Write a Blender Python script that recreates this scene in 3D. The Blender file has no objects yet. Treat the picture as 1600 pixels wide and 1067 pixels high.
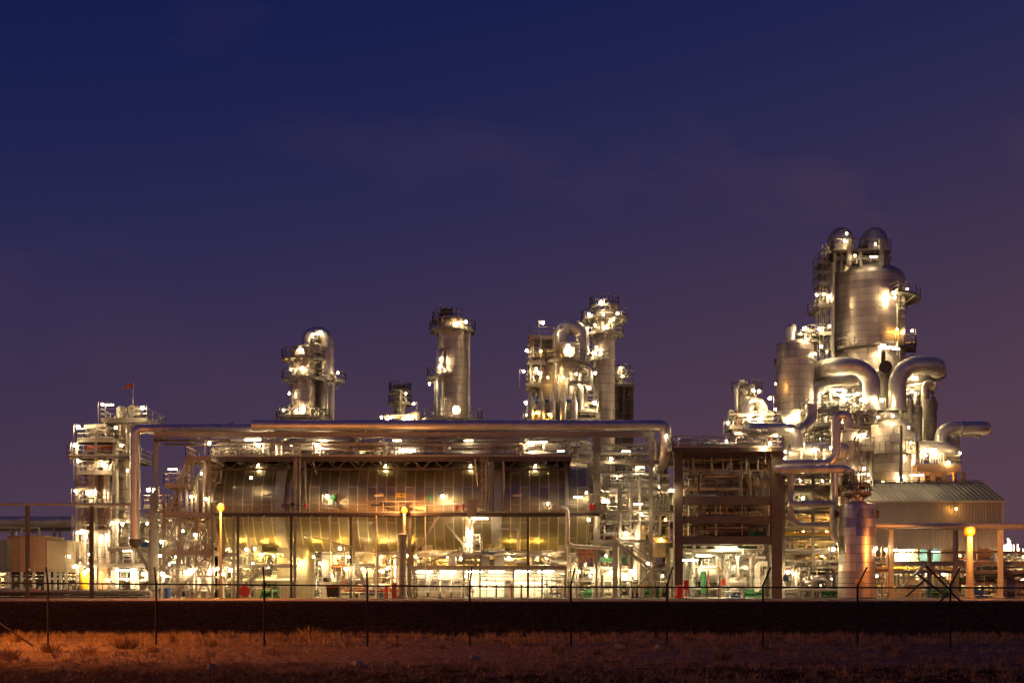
import bpy, math, random
from mathutils import Vector, noise

# ------------------------------------------------------------------ camera, sky, exposure
sc = bpy.context.scene
F = 1930.0                      # focal length in photo pixels (photo 1600 wide)
HZ, CX0, EYE, GZ = 925.0, 800.0, 1.77, 1.25
cam = bpy.data.objects.new('camera', bpy.data.cameras.new('camera'))
sc.collection.objects.link(cam); sc.camera = cam
cam.location = (0, 0, EYE); cam.rotation_euler = (math.pi/2, 0, 0)
cam.data.sensor_width = 36; cam.data.lens = 36*F/1600
cam.data.shift_y = (HZ-533.5)/1600
cam.data.clip_end = 6000
sc.view_settings.view_transform = 'Standard'; sc.view_settings.look = 'None'
sc.view_settings.exposure = 0.4; sc.view_settings.gamma = 1.0
sc.cycles.use_denoising = True
sc.cycles.use_light_tree = True
sc.cycles.sample_clamp_indirect = 4.0
sc.cycles.max_bounces = 5; sc.cycles.glossy_bounces = 3; sc.cycles.diffuse_bounces = 3
sc.cycles.caustics_reflective = False; sc.cycles.caustics_refractive = False

def lin(r, g, b):
    f = lambda c: c/255/12.92 if c <= 10 else ((c/255+.055)/1.055)**2.4
    return (f(r), f(g), f(b), 1)

w = bpy.data.worlds.new("World"); sc.world = w; w.use_nodes = True
nt = w.node_tree; N = nt.nodes; L = nt.links
bg = N['Background']
tc = N.new('ShaderNodeTexCoord'); sp = N.new('ShaderNodeSeparateXYZ'); L.new(tc.outputs['Generated'], sp.inputs[0])
nz = N.new('ShaderNodeTexNoise'); nz.inputs['Scale'].default_value = 5; nz.inputs['Detail'].default_value = 5
mp = N.new('ShaderNodeMapping'); mp.inputs['Scale'].default_value = (1, 1, 2.2); mp.inputs['Location'].default_value = (1.1, .4, .75)
L.new(tc.outputs['Generated'], mp.inputs[0]); L.new(mp.outputs[0], nz.inputs['Vector'])
# elevation shifted slightly with azimuth: the afterglow and the town's glow lie to the right
ax = N.new('ShaderNodeMath'); ax.operation = 'MULTIPLY_ADD'; ax.inputs[1].default_value = -.17
L.new(sp.outputs['X'], ax.inputs[0]); L.new(sp.outputs['Z'], ax.inputs[2])
rp = N.new('ShaderNodeValToRGB'); L.new(ax.outputs[0], rp.inputs[0])
el = rp.color_ramp.elements
stops = [(0.0, (88, 63, 76)), (.07, (83, 61, 77)), (.15, (72, 55, 76)), (.23, (58, 48, 78)), (.31, (43, 41, 79)), (.39, (30, 34, 77)), (.47, (18, 28, 75)), (.62, (15, 27, 80)), (.95, (25, 38, 98))]
el[0].position = 0; el[0].color = lin(*stops[0][1]); el[1].position = .95; el[1].color = lin(*stops[-1][1])
for p_, c_ in stops[1:-1]:
    e = el.new(p_); e.color = lin(*c_)
cr = N.new('ShaderNodeValToRGB'); cr.color_ramp.elements[0].position = .55; cr.color_ramp.elements[1].position = .85
L.new(nz.outputs['Fac'], cr.inputs[0])
xr = N.new('ShaderNodeMapRange'); xr.inputs[1].default_value = -.1; xr.inputs[2].default_value = .45; xr.inputs[3].default_value = .12; xr.inputs[4].default_value = .38
L.new(sp.outputs['X'], xr.inputs[0])
cm = N.new('ShaderNodeMath'); cm.operation = 'MULTIPLY'; L.new(cr.outputs[0], cm.inputs[0]); L.new(xr.outputs[0], cm.inputs[1])
mx = N.new('ShaderNodeMixRGB'); mx.inputs[2].default_value = lin(112, 78, 84)
L.new(cm.outputs[0], mx.inputs[0]); L.new(rp.outputs[0], mx.inputs[1]); L.new(mx.outputs[0], bg.inputs[0])
bg.inputs[1].default_value = .77
# added fill glow low in the sky behind the camera: a broad reddish band that the metal reflects
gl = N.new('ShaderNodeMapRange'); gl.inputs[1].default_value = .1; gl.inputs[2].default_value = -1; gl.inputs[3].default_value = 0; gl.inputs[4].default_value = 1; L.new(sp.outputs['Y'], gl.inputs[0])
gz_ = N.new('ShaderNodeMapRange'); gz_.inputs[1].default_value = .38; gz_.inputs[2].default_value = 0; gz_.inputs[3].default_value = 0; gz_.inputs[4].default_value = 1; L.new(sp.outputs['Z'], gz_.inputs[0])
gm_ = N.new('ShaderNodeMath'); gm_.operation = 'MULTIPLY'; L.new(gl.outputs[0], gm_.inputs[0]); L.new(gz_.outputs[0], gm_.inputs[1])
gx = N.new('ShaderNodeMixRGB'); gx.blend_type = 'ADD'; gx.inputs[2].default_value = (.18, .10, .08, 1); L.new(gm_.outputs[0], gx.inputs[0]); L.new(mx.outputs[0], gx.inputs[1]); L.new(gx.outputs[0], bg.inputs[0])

# ------------------------------------------------------------------ helpers
X = lambda px, D: (px-CX0)/F*D
Z = lambda py, D: EYE+(HZ-py)/F*D
def P(px, py, D): return Vector((X(px, D), D, Z(py, D)))
col = sc.collection
R = random.Random(7)

class MB:
    def __init__(s): s.v = []; s.f = []
    def add(s, vs, fs):
        o = len(s.v); s.v += [tuple(v) for v in vs]; s.f += [tuple(i+o for i in f) for f in fs]; return s
    def box(s, x0, x1, y0, y1, z0, z1):
        x0, x1 = min(x0, x1), max(x0, x1); y0, y1 = min(y0, y1), max(y0, y1); z0, z1 = min(z0, z1), max(z0, z1)
        return s.add([(x0,y0,z0),(x1,y0,z0),(x1,y1,z0),(x0,y1,z0),(x0,y0,z1),(x1,y0,z1),(x1,y1,z1),(x0,y1,z1)],
                     [(0,3,2,1),(4,5,6,7),(0,1,5,4),(1,2,6,5),(2,3,7,6),(3,0,4,7)])
    def bar(s, p, q, a, b=None):
        b = b or a; p = Vector(p); q = Vector(q); d = (q-p)
        if d.length < 1e-5: return s
        d.normalize(); up = Vector((0,0,1)) if abs(d.z) < .95 else Vector((0,1,0))
        u = d.cross(up).normalized()*a/2; v = u.cross(d).normalized()*b/2
        return s.add([p-u-v,p+u-v,p+u+v,p-u+v,q-u-v,q+u-v,q+u+v,q-u+v],
                     [(0,3,2,1),(4,5,6,7),(0,1,5,4),(1,2,6,5),(2,3,7,6),(3,0,4,7)])
    def ibeam(s, p, q, w, h):
        p = Vector(p); q = Vector(q); z = Vector((0,0,h/2-.02))
        if abs((q-p).normalized().z) > .9: z = Vector((0,h/2-.02,0))
        s.bar(p+z, q+z, w, .035); s.bar(p-z, q-z, w, .035)
        if abs((q-p).normalized().z) > .9: s.bar(p, q, .03, h-.08)
        else: s.bar(p, q, .03, h-.08)
        return s
    def tube(s, pts, r, n=10, caps=True):
        pts = [Vector(p) for p in pts]; rs = r if isinstance(r, list) else [r]*len(pts)
        d0 = (pts[1]-pts[0]).normalized(); a = Vector((0,0,1)) if abs(d0.z) < .9 else Vector((1,0,0))
        u = d0.cross(a).normalized(); vs = []; 
        for i, p in enumerate(pts):
            if i == 0: t = d0
            elif i == len(pts)-1: t = (pts[i]-pts[i-1]).normalized()
            else: t = ((pts[i]-pts[i-1]).normalized()+(pts[i+1]-pts[i]).normalized()).normalized()
            u = (u-t*u.dot(t)).normalized(); v = t.cross(u)
            for k in range(n):
                an = 2*math.pi*k/n; vs.append(p+(u*math.cos(an)+v*math.sin(an))*rs[i])
        fs = [(i*n+k, i*n+(k+1)%n, (i+1)*n+(k+1)%n, (i+1)*n+k) for i in range(len(pts)-1) for k in range(n)]
        if caps: fs += [tuple(range(n))[::-1], tuple((len(pts)-1)*n+k for k in range(n))]
        return s.add(vs, fs)
    def pipe(s, pts, r, bend=None, n=10, fl=0):
        """polyline with rounded elbows; fl>0 adds flanges at that spacing"""
        pts = [Vector(p) for p in pts]; bend = bend or r*2.6; out = [pts[0]]
        for i in range(1, len(pts)-1):
            a = pts[i-1]-pts[i]; b = pts[i+1]-pts[i]; la, lb = a.length, b.length
            if la < 1e-4 or lb < 1e-4: continue
            a.normalize(); b.normalize()
            ang = a.angle(b)
            if ang > 3.0: out.append(pts[i]); continue
            tl = min(bend/math.tan(ang/2), la*.49, lb*.49)
            A = pts[i]+a*tl; B = pts[i]+b*tl; m = 7
            rr = tl*math.tan(ang/2)
            c = pts[i]+(a+b).normalized()*(rr/math.sin(ang/2))
            va = A-c; vb = B-c; th = va.angle(vb)
            for k in range(m+1):
                t = k/m; out.append(c+(va*math.sin((1-t)*th)+vb*math.sin(t*th))/math.sin(th))
        out.append(pts[-1])
        s.tube(out, r, n)
        if r >= .38:      # lapped cladding joints along the run and round the elbows
            acc = .6; sp_ = 1.5
            for a_, b_ in zip(out, out[1:]):
                l = (b_-a_).length
                if l < 1e-4: continue
                d = (b_-a_)/l
                while acc < l: c = a_+d*acc; s.tube([c-d*.035, c+d*.035], r+.025, n); acc += sp_ if l > 1 else .5
                acc -= l
                if l < 1: acc = min(acc, .55)
        if fl:
            for i in range(len(pts)-1):
                d = pts[i+1]-pts[i]; l = d.length
                if l < 2*bend+.3: continue
                d.normalize(); k = bend+.1
                while k < l-bend:
                    s.tube([pts[i]+d*k, pts[i]+d*(k+max(.04, r*.16))], r*1.12+.012, n); k += fl
        return s
    def lathe(s, cx, cy, prof, n=32, a0=0, a1=2*math.pi):
        full = abs(a1-a0-2*math.pi) < 1e-4; m = n if full else n+1; vs = []
        for r, z in prof:
            for k in range(m):
                a = a0+(a1-a0)*k/n; vs.append((cx+r*math.cos(a), cy+r*math.sin(a), z))
        fs = [(i*m+k, i*m+(k+1)%m, (i+1)*m+(k+1)%m, (i+1)*m+k) for i in range(len(prof)-1) for k in range(n)]
        return s.add(vs, fs)
    def lathex(s, x0, cy, cz, prof, n=40):
        vs = []
        for r, x in prof:
            for k in range(n):
                a = 2*math.pi*k/n; vs.append((x0+x, cy+r*math.cos(a), cz+r*math.sin(a)))
        fs = [(i*n+k, i*n+(k+1)%n, (i+1)*n+(k+1)%n, (i+1)*n+k) for i in range(len(prof)-1) for k in range(n)]
        return s.add(vs, fs)
    def build(s, name, mat, parent=None, origin=None, smooth=True):
        me = bpy.data.meshes.new(name)
        o = Vector(origin) if origin is not None else (Vector(parent.matrix_world.translation) if parent else Vector((0,0,0)))
        base = wloc(parent) if parent else Vector((0,0,0))
        if origin is None: o = base
        me.from_pydata([tuple(Vector(v)-o) for v in s.v], [], s.f); me.update()
        if smooth:
            me.polygons.foreach_set('use_smooth', [True]*len(me.polygons)); me.set_sharp_from_angle(angle=math.radians(38))
        me.materials.append(mat)
        ob = bpy.data.objects.new(name, me); col.objects.link(ob)
        if parent: ob.parent = parent
        ob.location = o-base
        return ob

def wloc(o):
    v = Vector(o.location)
    while o.parent: o = o.parent; v = v+Vector(o.location)
    return v
def tag(o, label, cat, group=None, kind=None):
    if label: o['label'] = label
    if cat: o['category'] = cat
    if group: o['group'] = group
    if kind: o['kind'] = kind
    return o
def thing(name, label, cat, loc, group=None):
    o = bpy.data.objects.new(name, None); col.objects.link(o); o.location = loc; o.empty_display_size = .5
    return tag(o, label, cat, group, 'thing')

# ------------------------------------------------------------------ materials
def mat(name, base, rough=.6, metal=0.0, noise_s=3.0, var=.18, bump=0.0, seams=None, linek=1.35, emit=None, streak=False):
    m = bpy.data.materials.new(name); m.use_nodes = True; n = m.node_tree.nodes; l = m.node_tree.links
    b = n['Principled BSDF']; b.inputs['Roughness'].default_value = rough; b.inputs['Metallic'].default_value = metal
    base = tuple(base)+(1,) if len(base) == 3 else base
    if emit:
        b.inputs['Base Color'].default_value = base
        b.inputs['Emission Color'].default_value = base; b.inputs['Emission Strength'].default_value = emit
        return m
    tcn = n.new('ShaderNodeTexCoord'); src = tcn.outputs['Object']
    if streak:
        mpn = n.new('ShaderNodeMapping'); mpn.inputs['Scale'].default_value = (1.6, 1.6, .35); l.new(src, mpn.inputs[0]); vec = mpn.outputs[0]
    else: vec = src
    t = n.new('ShaderNodeTexNoise'); t.inputs['Scale'].default_value = noise_s; t.inputs['Detail'].default_value = 6; t.inputs['Roughness'].default_value = .65
    l.new(vec, t.inputs['Vector'])
    r = n.new('ShaderNodeMapRange'); r.inputs[1].default_value = .3; r.inputs[2].default_value = .7
    r.inputs[3].default_value = 1-var; r.inputs[4].default_value = 1+var; l.new(t.outputs['Fac'], r.inputs[0])
    v = n.new('ShaderNodeVectorMath'); v.operation = 'SCALE'; v.inputs[0].default_value = base[:3]; l.new(r.outputs[0], v.inputs['Scale'])
    out = v.outputs[0]
    rr = n.new('ShaderNodeMapRange'); rr.inputs[1].default_value = .3; rr.inputs[2].default_value = .7
    rr.inputs[3].default_value = max(.05, rough-.1); rr.inputs[4].default_value = min(1, rough+.1); l.new(t.outputs['Fac'], rr.inputs[0])
    rough_out = rr.outputs[0]
    if seams:   # (axis, spacing, n_around): cladding sheets with lapped joints
        axis, spc, na = seams
        s_ = n.new('ShaderNodeSeparateXYZ'); l.new(src, s_.inputs[0])
        def M(op, a, b_=None):
            q = n.new('ShaderNodeMath'); q.operation = op
            for i, val in enumerate((a, b_)):
                if val is None: continue
                if isinstance(val, (int, float)): q.inputs[i].default_value = val
                else: l.new(val, q.inputs[i])
            return q.outputs[0]
        zz = M('DIVIDE', s_.outputs[axis], spc); fz = M('FRACT', zz); iz = M('FLOOR', zz)
        o2 = [k for k in 'XYZ' if k != axis]
        an = M('ARCTAN2', s_.outputs[o2[1]], s_.outputs[o2[0]])
        an = M('MULTIPLY', an, na/(2*math.pi)); an = M('ADD', an, M('MULTIPLY', M('MODULO', iz, 2.0), .5)); an = M('ADD', an, 40.0)
        fa = M('FRACT', an); ia = M('FLOOR', an)
        line = M('MAXIMUM', M('LESS_THAN', fz, (.085 if linek > 2 else .055)/spc), M('LESS_THAN', fa, .012))
        cb = n.new('ShaderNodeCombineXYZ'); l.new(iz, cb.inputs[0]); l.new(ia, cb.inputs[1])
        wn = n.new('ShaderNodeTexWhiteNoise'); wn.noise_dimensions = '2D'; l.new(cb.outputs[0], wn.inputs['Vector'])
        pr = n.new('ShaderNodeMapRange'); pr.inputs[3].default_value = .82; pr.inputs[4].default_value = 1.1; l.new(wn.outputs['Value'], pr.inputs[0])
        v2 = n.new('ShaderNodeVectorMath'); v2.operation = 'SCALE'; l.new(out, v2.inputs[0]); l.new(pr.outputs[0], v2.inputs['Scale']); out = v2.outputs[0]
        rough_out = M('ADD', rough_out, M('MULTIPLY', M('SUBTRACT', wn.outputs['Value'], .5), .12))
        bp = n.new('ShaderNodeBump'); bp.inputs['Strength'].default_value = .6; bp.inputs['Distance'].default_value = .03
        hh = M('ADD', line, M('MULTIPLY', t.outputs['Fac'], .35)); hh = M('ADD', hh, M('MULTIPLY', wn.outputs['Value'], .5)); l.new(hh, bp.inputs['Height']); l.new(bp.outputs[0], b.inputs['Normal'])
        mxn = n.new('ShaderNodeMixRGB'); mxn.blend_type = 'MULTIPLY'; mxn.inputs[2].default_value = (linek, linek, linek, 1) if axis == 'X' else (.45, .45, .45, 1)
        l.new(line, mxn.inputs[0]); l.new(out, mxn.inputs[1]); out = mxn.outputs[0]
    elif bump:
        bp = n.new('ShaderNodeBump'); bp.inputs['Strength'].default_value = bump; bp.inputs['Distance'].default_value = .05
        l.new(t.outputs['Fac'], bp.inputs['Height']); l.new(bp.outputs[0], b.inputs['Normal'])
    l.new(out, b.inputs['Base Color']); l.new(rough_out, b.inputs['Roughness'])
    return m

M_ = dict(
 clad=mat('cladding_column', (.50,.44,.39), .47, .62, 1.2, .2, seams=('Z', 1.0, 9), streak=True),
 drum=mat('cladding_drum', (.34,.30,.205), .42, .87, .8, .12, seams=('X', .9, 8), linek=2.3),
 fclad=mat('cladding_polished', (.52,.48,.45), .36, .92, 1.0, .15, seams=('Z', .8, 5), streak=True),
 gclad=mat('cladding_giant', (.48,.41,.37), .46, .62, .9, .2, seams=('Z', .85, 4), streak=True),
 hclad=mat('cladding_exchanger', (.50,.45,.40), .45, .65, .8, .12, seams=('X', 1.2, 6)),
 pipe=mat('pipe_cladding', (.55,.52,.49), .42, .8, 1.5, .2),
 pipe2=mat('galvanised_pipe', (.42,.40,.37), .45, .5, 2.5, .2),
 paint=mat('grey_painted_steel', (.27,.25,.22), .55, .1, 2.0, .25),
 pale=mat('pale_painted_steel', (.5,.47,.41), .5, .1, 2.0, .2),
 tan=mat('weathered_tan_paint', (.20,.185,.165), .6, .0, 1.5, .25),
 dark=mat('dark_steel', (.07,.055,.045), .6, .2, 2.0, .3),
 rustb=mat('brown_concrete', (.095,.076,.066), .8, 0, 1.0, .3, bump=.3),
 conc=mat('concrete', (.27,.235,.165), .85, 0, .8, .2, bump=.2),
 grat=mat('steel_grating', (.13,.11,.09), .6, .3, 8.0, .4),
 rail=mat('handrail_steel', (.32,.29,.25), .5, .3, 3.0, .2),
 white=mat('white_panel', (.68,.66,.6), .55, 0, 1.0, .08),
 cream=mat('cream_panel', (.52,.42,.28), .7, 0, 1.0, .12),
 orangeb=mat('tan_orange_cabin', (.44,.25,.14), .7, 0, .8, .15),
 red=mat('red_paint', (.55,.03,.02), .45, 0, 4, .15),
 green=mat('green_paint', (.02,.13,.05), .45, 0, 4, .15),
 blue=mat('blue_paint', (.03,.10,.32), .4, 0, 4, .15),
 cyan=mat('pale_blue_panel', (.22,.5,.55), .5, 0, 4, .1),
 yellow=mat('yellow_paint', (.7,.45,.03), .5, 0, 4, .12),
 rust=mat('rust_red_paint', (.30,.08,.04), .7, 0, 3, .3),
 black=mat('black_paint', (.02,.018,.016), .6, 0, 4, .3),
 fence=mat('fence_steel', (.010,.008,.007), .9, 0, 6, .3),
 roof=mat('profiled_roof_sheet', (.055,.042,.040), .55, .3, .5, .15),
 wall=mat('profiled_wall_sheet', (.27,.22,.20), .55, .3, .5, .1),
 lamp=mat('warm_white_lens', (1.0,.72,.35), emit=150),
 lamps=mat('small_intense_lens', (1.0,.72,.36), emit=700),
 lampx=mat('very_bright_tube_lens', (1.0,.80,.45), emit=95),
 lampl=mat('bright_tube_lens', (1.0,.80,.48), emit=130),
 lampfill=mat('yellow_fill_lens', (1.0,.58,.10), emit=750),
 sodbig=mat('big_sodium_lens', (1.0,.31,.02), emit=700),
 lampb=mat('bright_warm_white_lens', (1.0,.74,.38), emit=250),
 sodium=mat('sodium_lens', (1.0,.31,.02), emit=2600),
 sodbowl=mat('sodium_bowl', (1.0,.085,.001), emit=2.6),
 amberbowl=mat('amber_bowl', (1.0,.15,.002), emit=2.6),
 roadsod=mat('road_sodium_lens', (1.0,.30,.04), emit=5200),
 sodium2=mat('amber_lens', (1.0,.50,.08), emit=300),
 tubel=mat('fluorescent_tube_lens', (1.0,.80,.48), emit=40),
 far=mat('distant_lamp_lens', (1.0,.75,.45), emit=5),
 off=mat('unlit_lamp_lens', (.75,.65,.55), .3, 0, 2, .05),
)

# ------------------------------------------------------------------ ground, bank, road, yard
def ground():
    mb = MB(); ys = [0, 6, 12, 18, 24] + [26+i*.8 for i in range(48)] + [66, 68, 70, 72, 74, 76, 78, 79.9, 81, 400, 3000]
    xs = [-2500, -400, -80] + [-44+i*1.1 for i in range(81)] + [80, 400, 2500]
    def h(x, y):
        b = .035*noise.noise(Vector((x*.3, y*.3, 0)))+.05*noise.noise(Vector((x*1.3, y*1.3, 3)))
        if y < 50: return b*(1 if y > 20 else .4)
        if y < 56: return b-.25*(y-50)/6
        if y < 80: t = (y-56)/24; return -.25+1.44*t**1.4+b*(1-t)*2
        return 1.19
    vs = [(x, y-1 if y == 0 else y, h(x, y)) for y in ys for x in xs]; m = len(xs)
    fs = [(j*m+i, j*m+i+1, (j+1)*m+i+1, (j+1)*m+i) for j in range(len(ys)-1) for i in range(m-1)]
    mb.add(vs, fs)
    mt = bpy.data.materials.new('sand_and_dark_turf'); mt.use_nodes = True; n = mt.node_tree.nodes; l = mt.node_tree.links
    b = n['Principled BSDF']; b.inputs['Roughness'].default_value = .95; b.inputs['Specular IOR Level'].default_value = 0
    t = n.new('ShaderNodeTexCoord'); a = n.new('ShaderNodeTexNoise'); a.inputs['Scale'].default_value = .35; a.inputs['Detail'].default_value = 8; a.inputs['Roughness'].default_value = .7
    l.new(t.outputs['Object'], a.inputs['Vector'])
    s_ = n.new('ShaderNodeSeparateXYZ'); l.new(t.outputs['Object'], s_.inputs[0])
    q = n.new('ShaderNodeMath'); q.operation = 'MULTIPLY_ADD'; q.inputs[1].default_value = 22; l.new(a.outputs['Fac'], q.inputs[0]); l.new(s_.outputs['Y'], q.inputs[2])
    mr = n.new('ShaderNodeMapRange'); mr.inputs[1].default_value = 57; mr.inputs[2].default_value = 62; l.new(q.outputs[0], mr.inputs[0])
    m2 = n.new('ShaderNodeMapRange'); m2.inputs[1].default_value = 43; m2.inputs[2].default_value = 38; l.new(q.outputs[0], m2.inputs[0])
    mxx = n.new('ShaderNodeMath'); mxx.operation = 'MAXIMUM'; l.new(mr.outputs[0], mxx.inputs[0]); l.new(m2.outputs[0], mxx.inputs[1])
    f = n.new('ShaderNodeTexNoise'); f.inputs['Scale'].default_value = 5; f.inputs['Detail'].default_value = 8; l.new(t.outputs['Object'], f.inputs['Vector'])
    c1 = n.new('ShaderNodeValToRGB'); c1.color_ramp.elements[0].position = .35; c1.color_ramp.elements[0].color = (.06,.038,.024,1); c1.color_ramp.elements[1].position = .65; c1.color_ramp.elements[1].color = (.28,.19,.14,1)
    l.new(f.outputs['Fac'], c1.inputs[0])
    c2 = n.new('ShaderNodeValToRGB'); c2.color_ramp.elements[0].position = .4; c2.color_ramp.elements[0].color = (.015,.008,.005,1); c2.color_ramp.elements[1].position = .7; c2.color_ramp.elements[1].color = (.10,.055,.032,1)
    l.new(f.outputs['Fac'], c2.inputs[0])
    mm = n.new('ShaderNodeMixRGB'); l.new(mxx.outputs[0], mm.inputs[0]); l.new(c1.outputs[0], mm.inputs[1]); l.new(c2.outputs[0], mm.inputs[2])
    l.new(mm.outputs[0], b.inputs['Base Color'])
    bp = n.new('ShaderNodeBump'); bp.inputs['Strength'].default_value = .8; bp.inputs['Distance'].default_value = .08; l.new(f.outputs['Fac'], bp.inputs['Height']); l.new(bp.outputs[0], b.inputs['Normal'])
    tag(mb.build('ground', mt), 'sandy ground with dry grass rising to a dark turf bank', None, None, 'structure')
ground()
tag(MB().box(-300, 300, 79.5, 84, 1.1, GZ).build('verge', mat('gravel_verge', (.46,.27,.14), .95, 0, 6, .4, bump=.5)), None, None, None, 'structure')
tag(MB().box(-300, 300, 84, 94, 1.2, GZ+.004).build('road', mat('asphalt', (.36,.24,.15), .7, 0, 2, .2)), None, None, None, 'structure')
tag(MB().box(-300, 300, 94, 94.25, 1.2, GZ+.07).build('kerb', M_['conc']), None, None, None, 'structure')
tag(MB().box(-300, 300, 94.25, 320, 1.2, GZ).build('yard_paving', mat('yard_concrete', (.34,.28,.18), .7, 0, .6, .2)), None, None, None, 'structure')

# ------------------------------------------------------------------ lamps (shared meshes, copied)
_lm = {}
def lamp_mesh(kind, side):
    k = (kind, side)
    if k in _lm: return _lm[k]
    h = MB()
    if kind in ('goose', 'gooseb'):
        h.pipe([(.42*side,0,-1.9), (.42*side,0,.28), (0,0,.28), (0,0,.16)], .035, .18, 6); h.tube([(0,0,.18),(0,0,.10)], [.07,.2], 10)
    elif kind == 'tube':
        h.pipe([(.42*side,0,-1.6), (.42*side,0,.22), (0,0,.22), (0,0,.08)], .035, .14, 6); h.box(-.42,.42,-.13,.13,.03,.11)
    elif kind in ('bulk', 'bulkb'):
        h.box(-.16,.16,-.05,.25,.17,.24); h.bar((0,.22,.2),(0,.5,.2),.06)
    elif kind in ('long', 'longb'):
        h.box(-.75,.75,-.16,.16,.06,.16); h.bar((-.5,0,.16),(-.5,0,.55),.04); h.bar((.5,0,.16),(.5,0,.55),.04)
    def mesh(mb, nm, mt, smooth=True):
        me = bpy.data.meshes.new(nm); me.from_pydata(mb.v, [], mb.f); me.update(); me.materials.append(mt)
        if smooth: me.polygons.foreach_set('use_smooth', [True]*len(me.polygons)); me.set_sharp_from_angle(angle=.8)
        return me
    g = MB()
    if kind in ('tube',): g.box(-.38,.38,-.11,.11,-.05,.027)
    elif kind in ('long', 'longb'): g.box(-.72,.72,-.13,.13,-.04,.057)
    else:
        k_ = {'bulk':.32,'bulkb':.42,'goose':.55,'gooseb':.78}[kind]; g.tube([(0,0,-.2*k_),(0,0,-.15*k_),(0,0,0),(0,0,.09)], [.10*k_,.18*k_,.21*k_,.17*k_], 8)
    lm = {'goose':'lamp','gooseb':'lampb','bulk':'lampb','bulkb':'lamps','tube':'tubel','long':'tubel','longb':'lampl'}[kind]
    _lm[k] = (mesh(h, 'work_lamp', M_['paint']), mesh(g, 'lens', M_[lm], False)); return _lm[k]
def lamp(t, px, py, D, kind='goose', side=None, lens=None):
    """a work lamp as part of thing t, its lens at pixel (px,py) and depth D"""
    side = side or R.choice((-1, 1)); a, b = lamp_mesh(kind, side)
    o = bpy.data.objects.new('work_lamp', a); col.objects.link(o); o.parent = t; o.location = P(px, py, D)-wloc(t)
    q = bpy.data.objects.new('lens', b); col.objects.link(q); q.parent = o
    if lens:
        me = _lm.get((kind, lens)) or b.copy(); me.materials.clear(); me.materials.append(M_[lens]); _lm[(kind, lens)] = me; q.data = me
    return o
def lamps(t, D, *specs):
    for s in specs: lamp(t, s[0], s[1], s[3] if len(s) > 3 else D, s[2] if len(s) > 2 else 'goose', None, s[4] if len(s) > 4 else None)

# ------------------------------------------------------------------ plant parts
def rail_pts(mb, pts, h=1.05, closed=False):
    """handrail along a floor polyline"""
    pts = [Vector(p) for p in pts]
    if closed: pts.append(pts[0])
    for a, b in zip(pts, pts[1:]):
        l = (b-a).length
        if l < .05: continue
        for f_ in (h, h*.55): mb.bar(a+Vector((0,0,f_)), b+Vector((0,0,f_)), .06)
        mb.bar(a+Vector((0,0,.08)), b+Vector((0,0,.08)), .015, .14)
        n = max(1, int(l/1.4))
        for i in range(n+1): p = a+(b-a)*i/n; mb.bar(p, p+Vector((0,0,h)), .06)
def deck(t, px0, px1, py, D0, D1, rails='fblr', mat_='paint', th=.28, h=1.05, under=None):
    """rectangular floor whose front edge sits at pixel row py, depth D0"""
    x0, x1, z = X(px0, D0), X(px1, D0), Z(py, D0)
    mb = MB(); mb.box(x0+.04, x1-.04, D0+.04, D1-.04, z-.09, z-.03)
    for y in (D0+.05, D1-.05): mb.bar((x0, y, z-th/2), (x1, y, z-th/2), .09, th)
    k = max(2, int((x1-x0)/2.2))
    for i in range(k+1):
        x = x0+.05+(x1-x0-.1)*i/k; mb.bar((x, D0+.1, z-th/2-.01), (x, D1-.1, z-th/2-.01), .08, th*.8)
    o = mb.build('platform', M_[mat_], t, origin=(x0, D0, z))
    r = MB(); c = [Vector((x0,D0,z)), Vector((x1,D0,z)), Vector((x1,D1,z)), Vector((x0,D1,z))]
    for ch, (i, j) in dict(f=(0,1), r=(1,2), b=(2,3), l=(3,0)).items():
        if ch in rails: rail_pts(r, [c[i], c[j]], h)
    if r.v: r.build('handrail', M_['rail'], o)
    return o
def ring(t, c, py, D, w=1.2, a0=180, a1=360, r_extra=0.05, mat_='paint', h=1.05):
    """annular platform round a column; angles in degrees, 270 faces the camera"""
    cx, cy, r = c; z = Z(py, D); a0, a1 = math.radians(a0), math.radians(a1); n = max(4, int((a1-a0)/.26))
    ri, ro = r+r_extra, r+r_extra+w; mb = MB()
    mb.lathe(cx, cy, [(ri, z-.03), (ro, z-.03), (ro, z-.2), (ro-.06, z-.2), (ro-.06, z-.08), (ri, z-.08), (ri, z-.03)], n, a0, a1)
    for i in range(n+1):
        a = a0+(a1-a0)*i/n; d = Vector((math.cos(a), math.sin(a), 0)); p = Vector((cx, cy, z))
        if i % 2 == 0: mb.bar(p+d*(ro-.1)+Vector((0,0,-.15)), p+d*(r-.02)+Vector((0,0,-.15-w*.6)), .07)
    o = mb.build('platform', M_[mat_], t, origin=(cx, cy, z))
    hr = MB(); pts = [(cx+ro*math.cos(a0+(a1-a0)*i/n), cy+ro*math.sin(a0+(a1-a0)*i/n), z) for i in range(n+1)]
    e0 = (cx+ri*math.cos(a0), cy+ri*math.sin(a0), z); e1 = (cx+ri*math.cos(a1), cy+ri*math.sin(a1), z)
    rail_pts(hr, [e0]+pts+[e1] if a1-a0 < 6.2 else pts, h); hr.build('handrail', M_['rail'], o)
    return o
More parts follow.
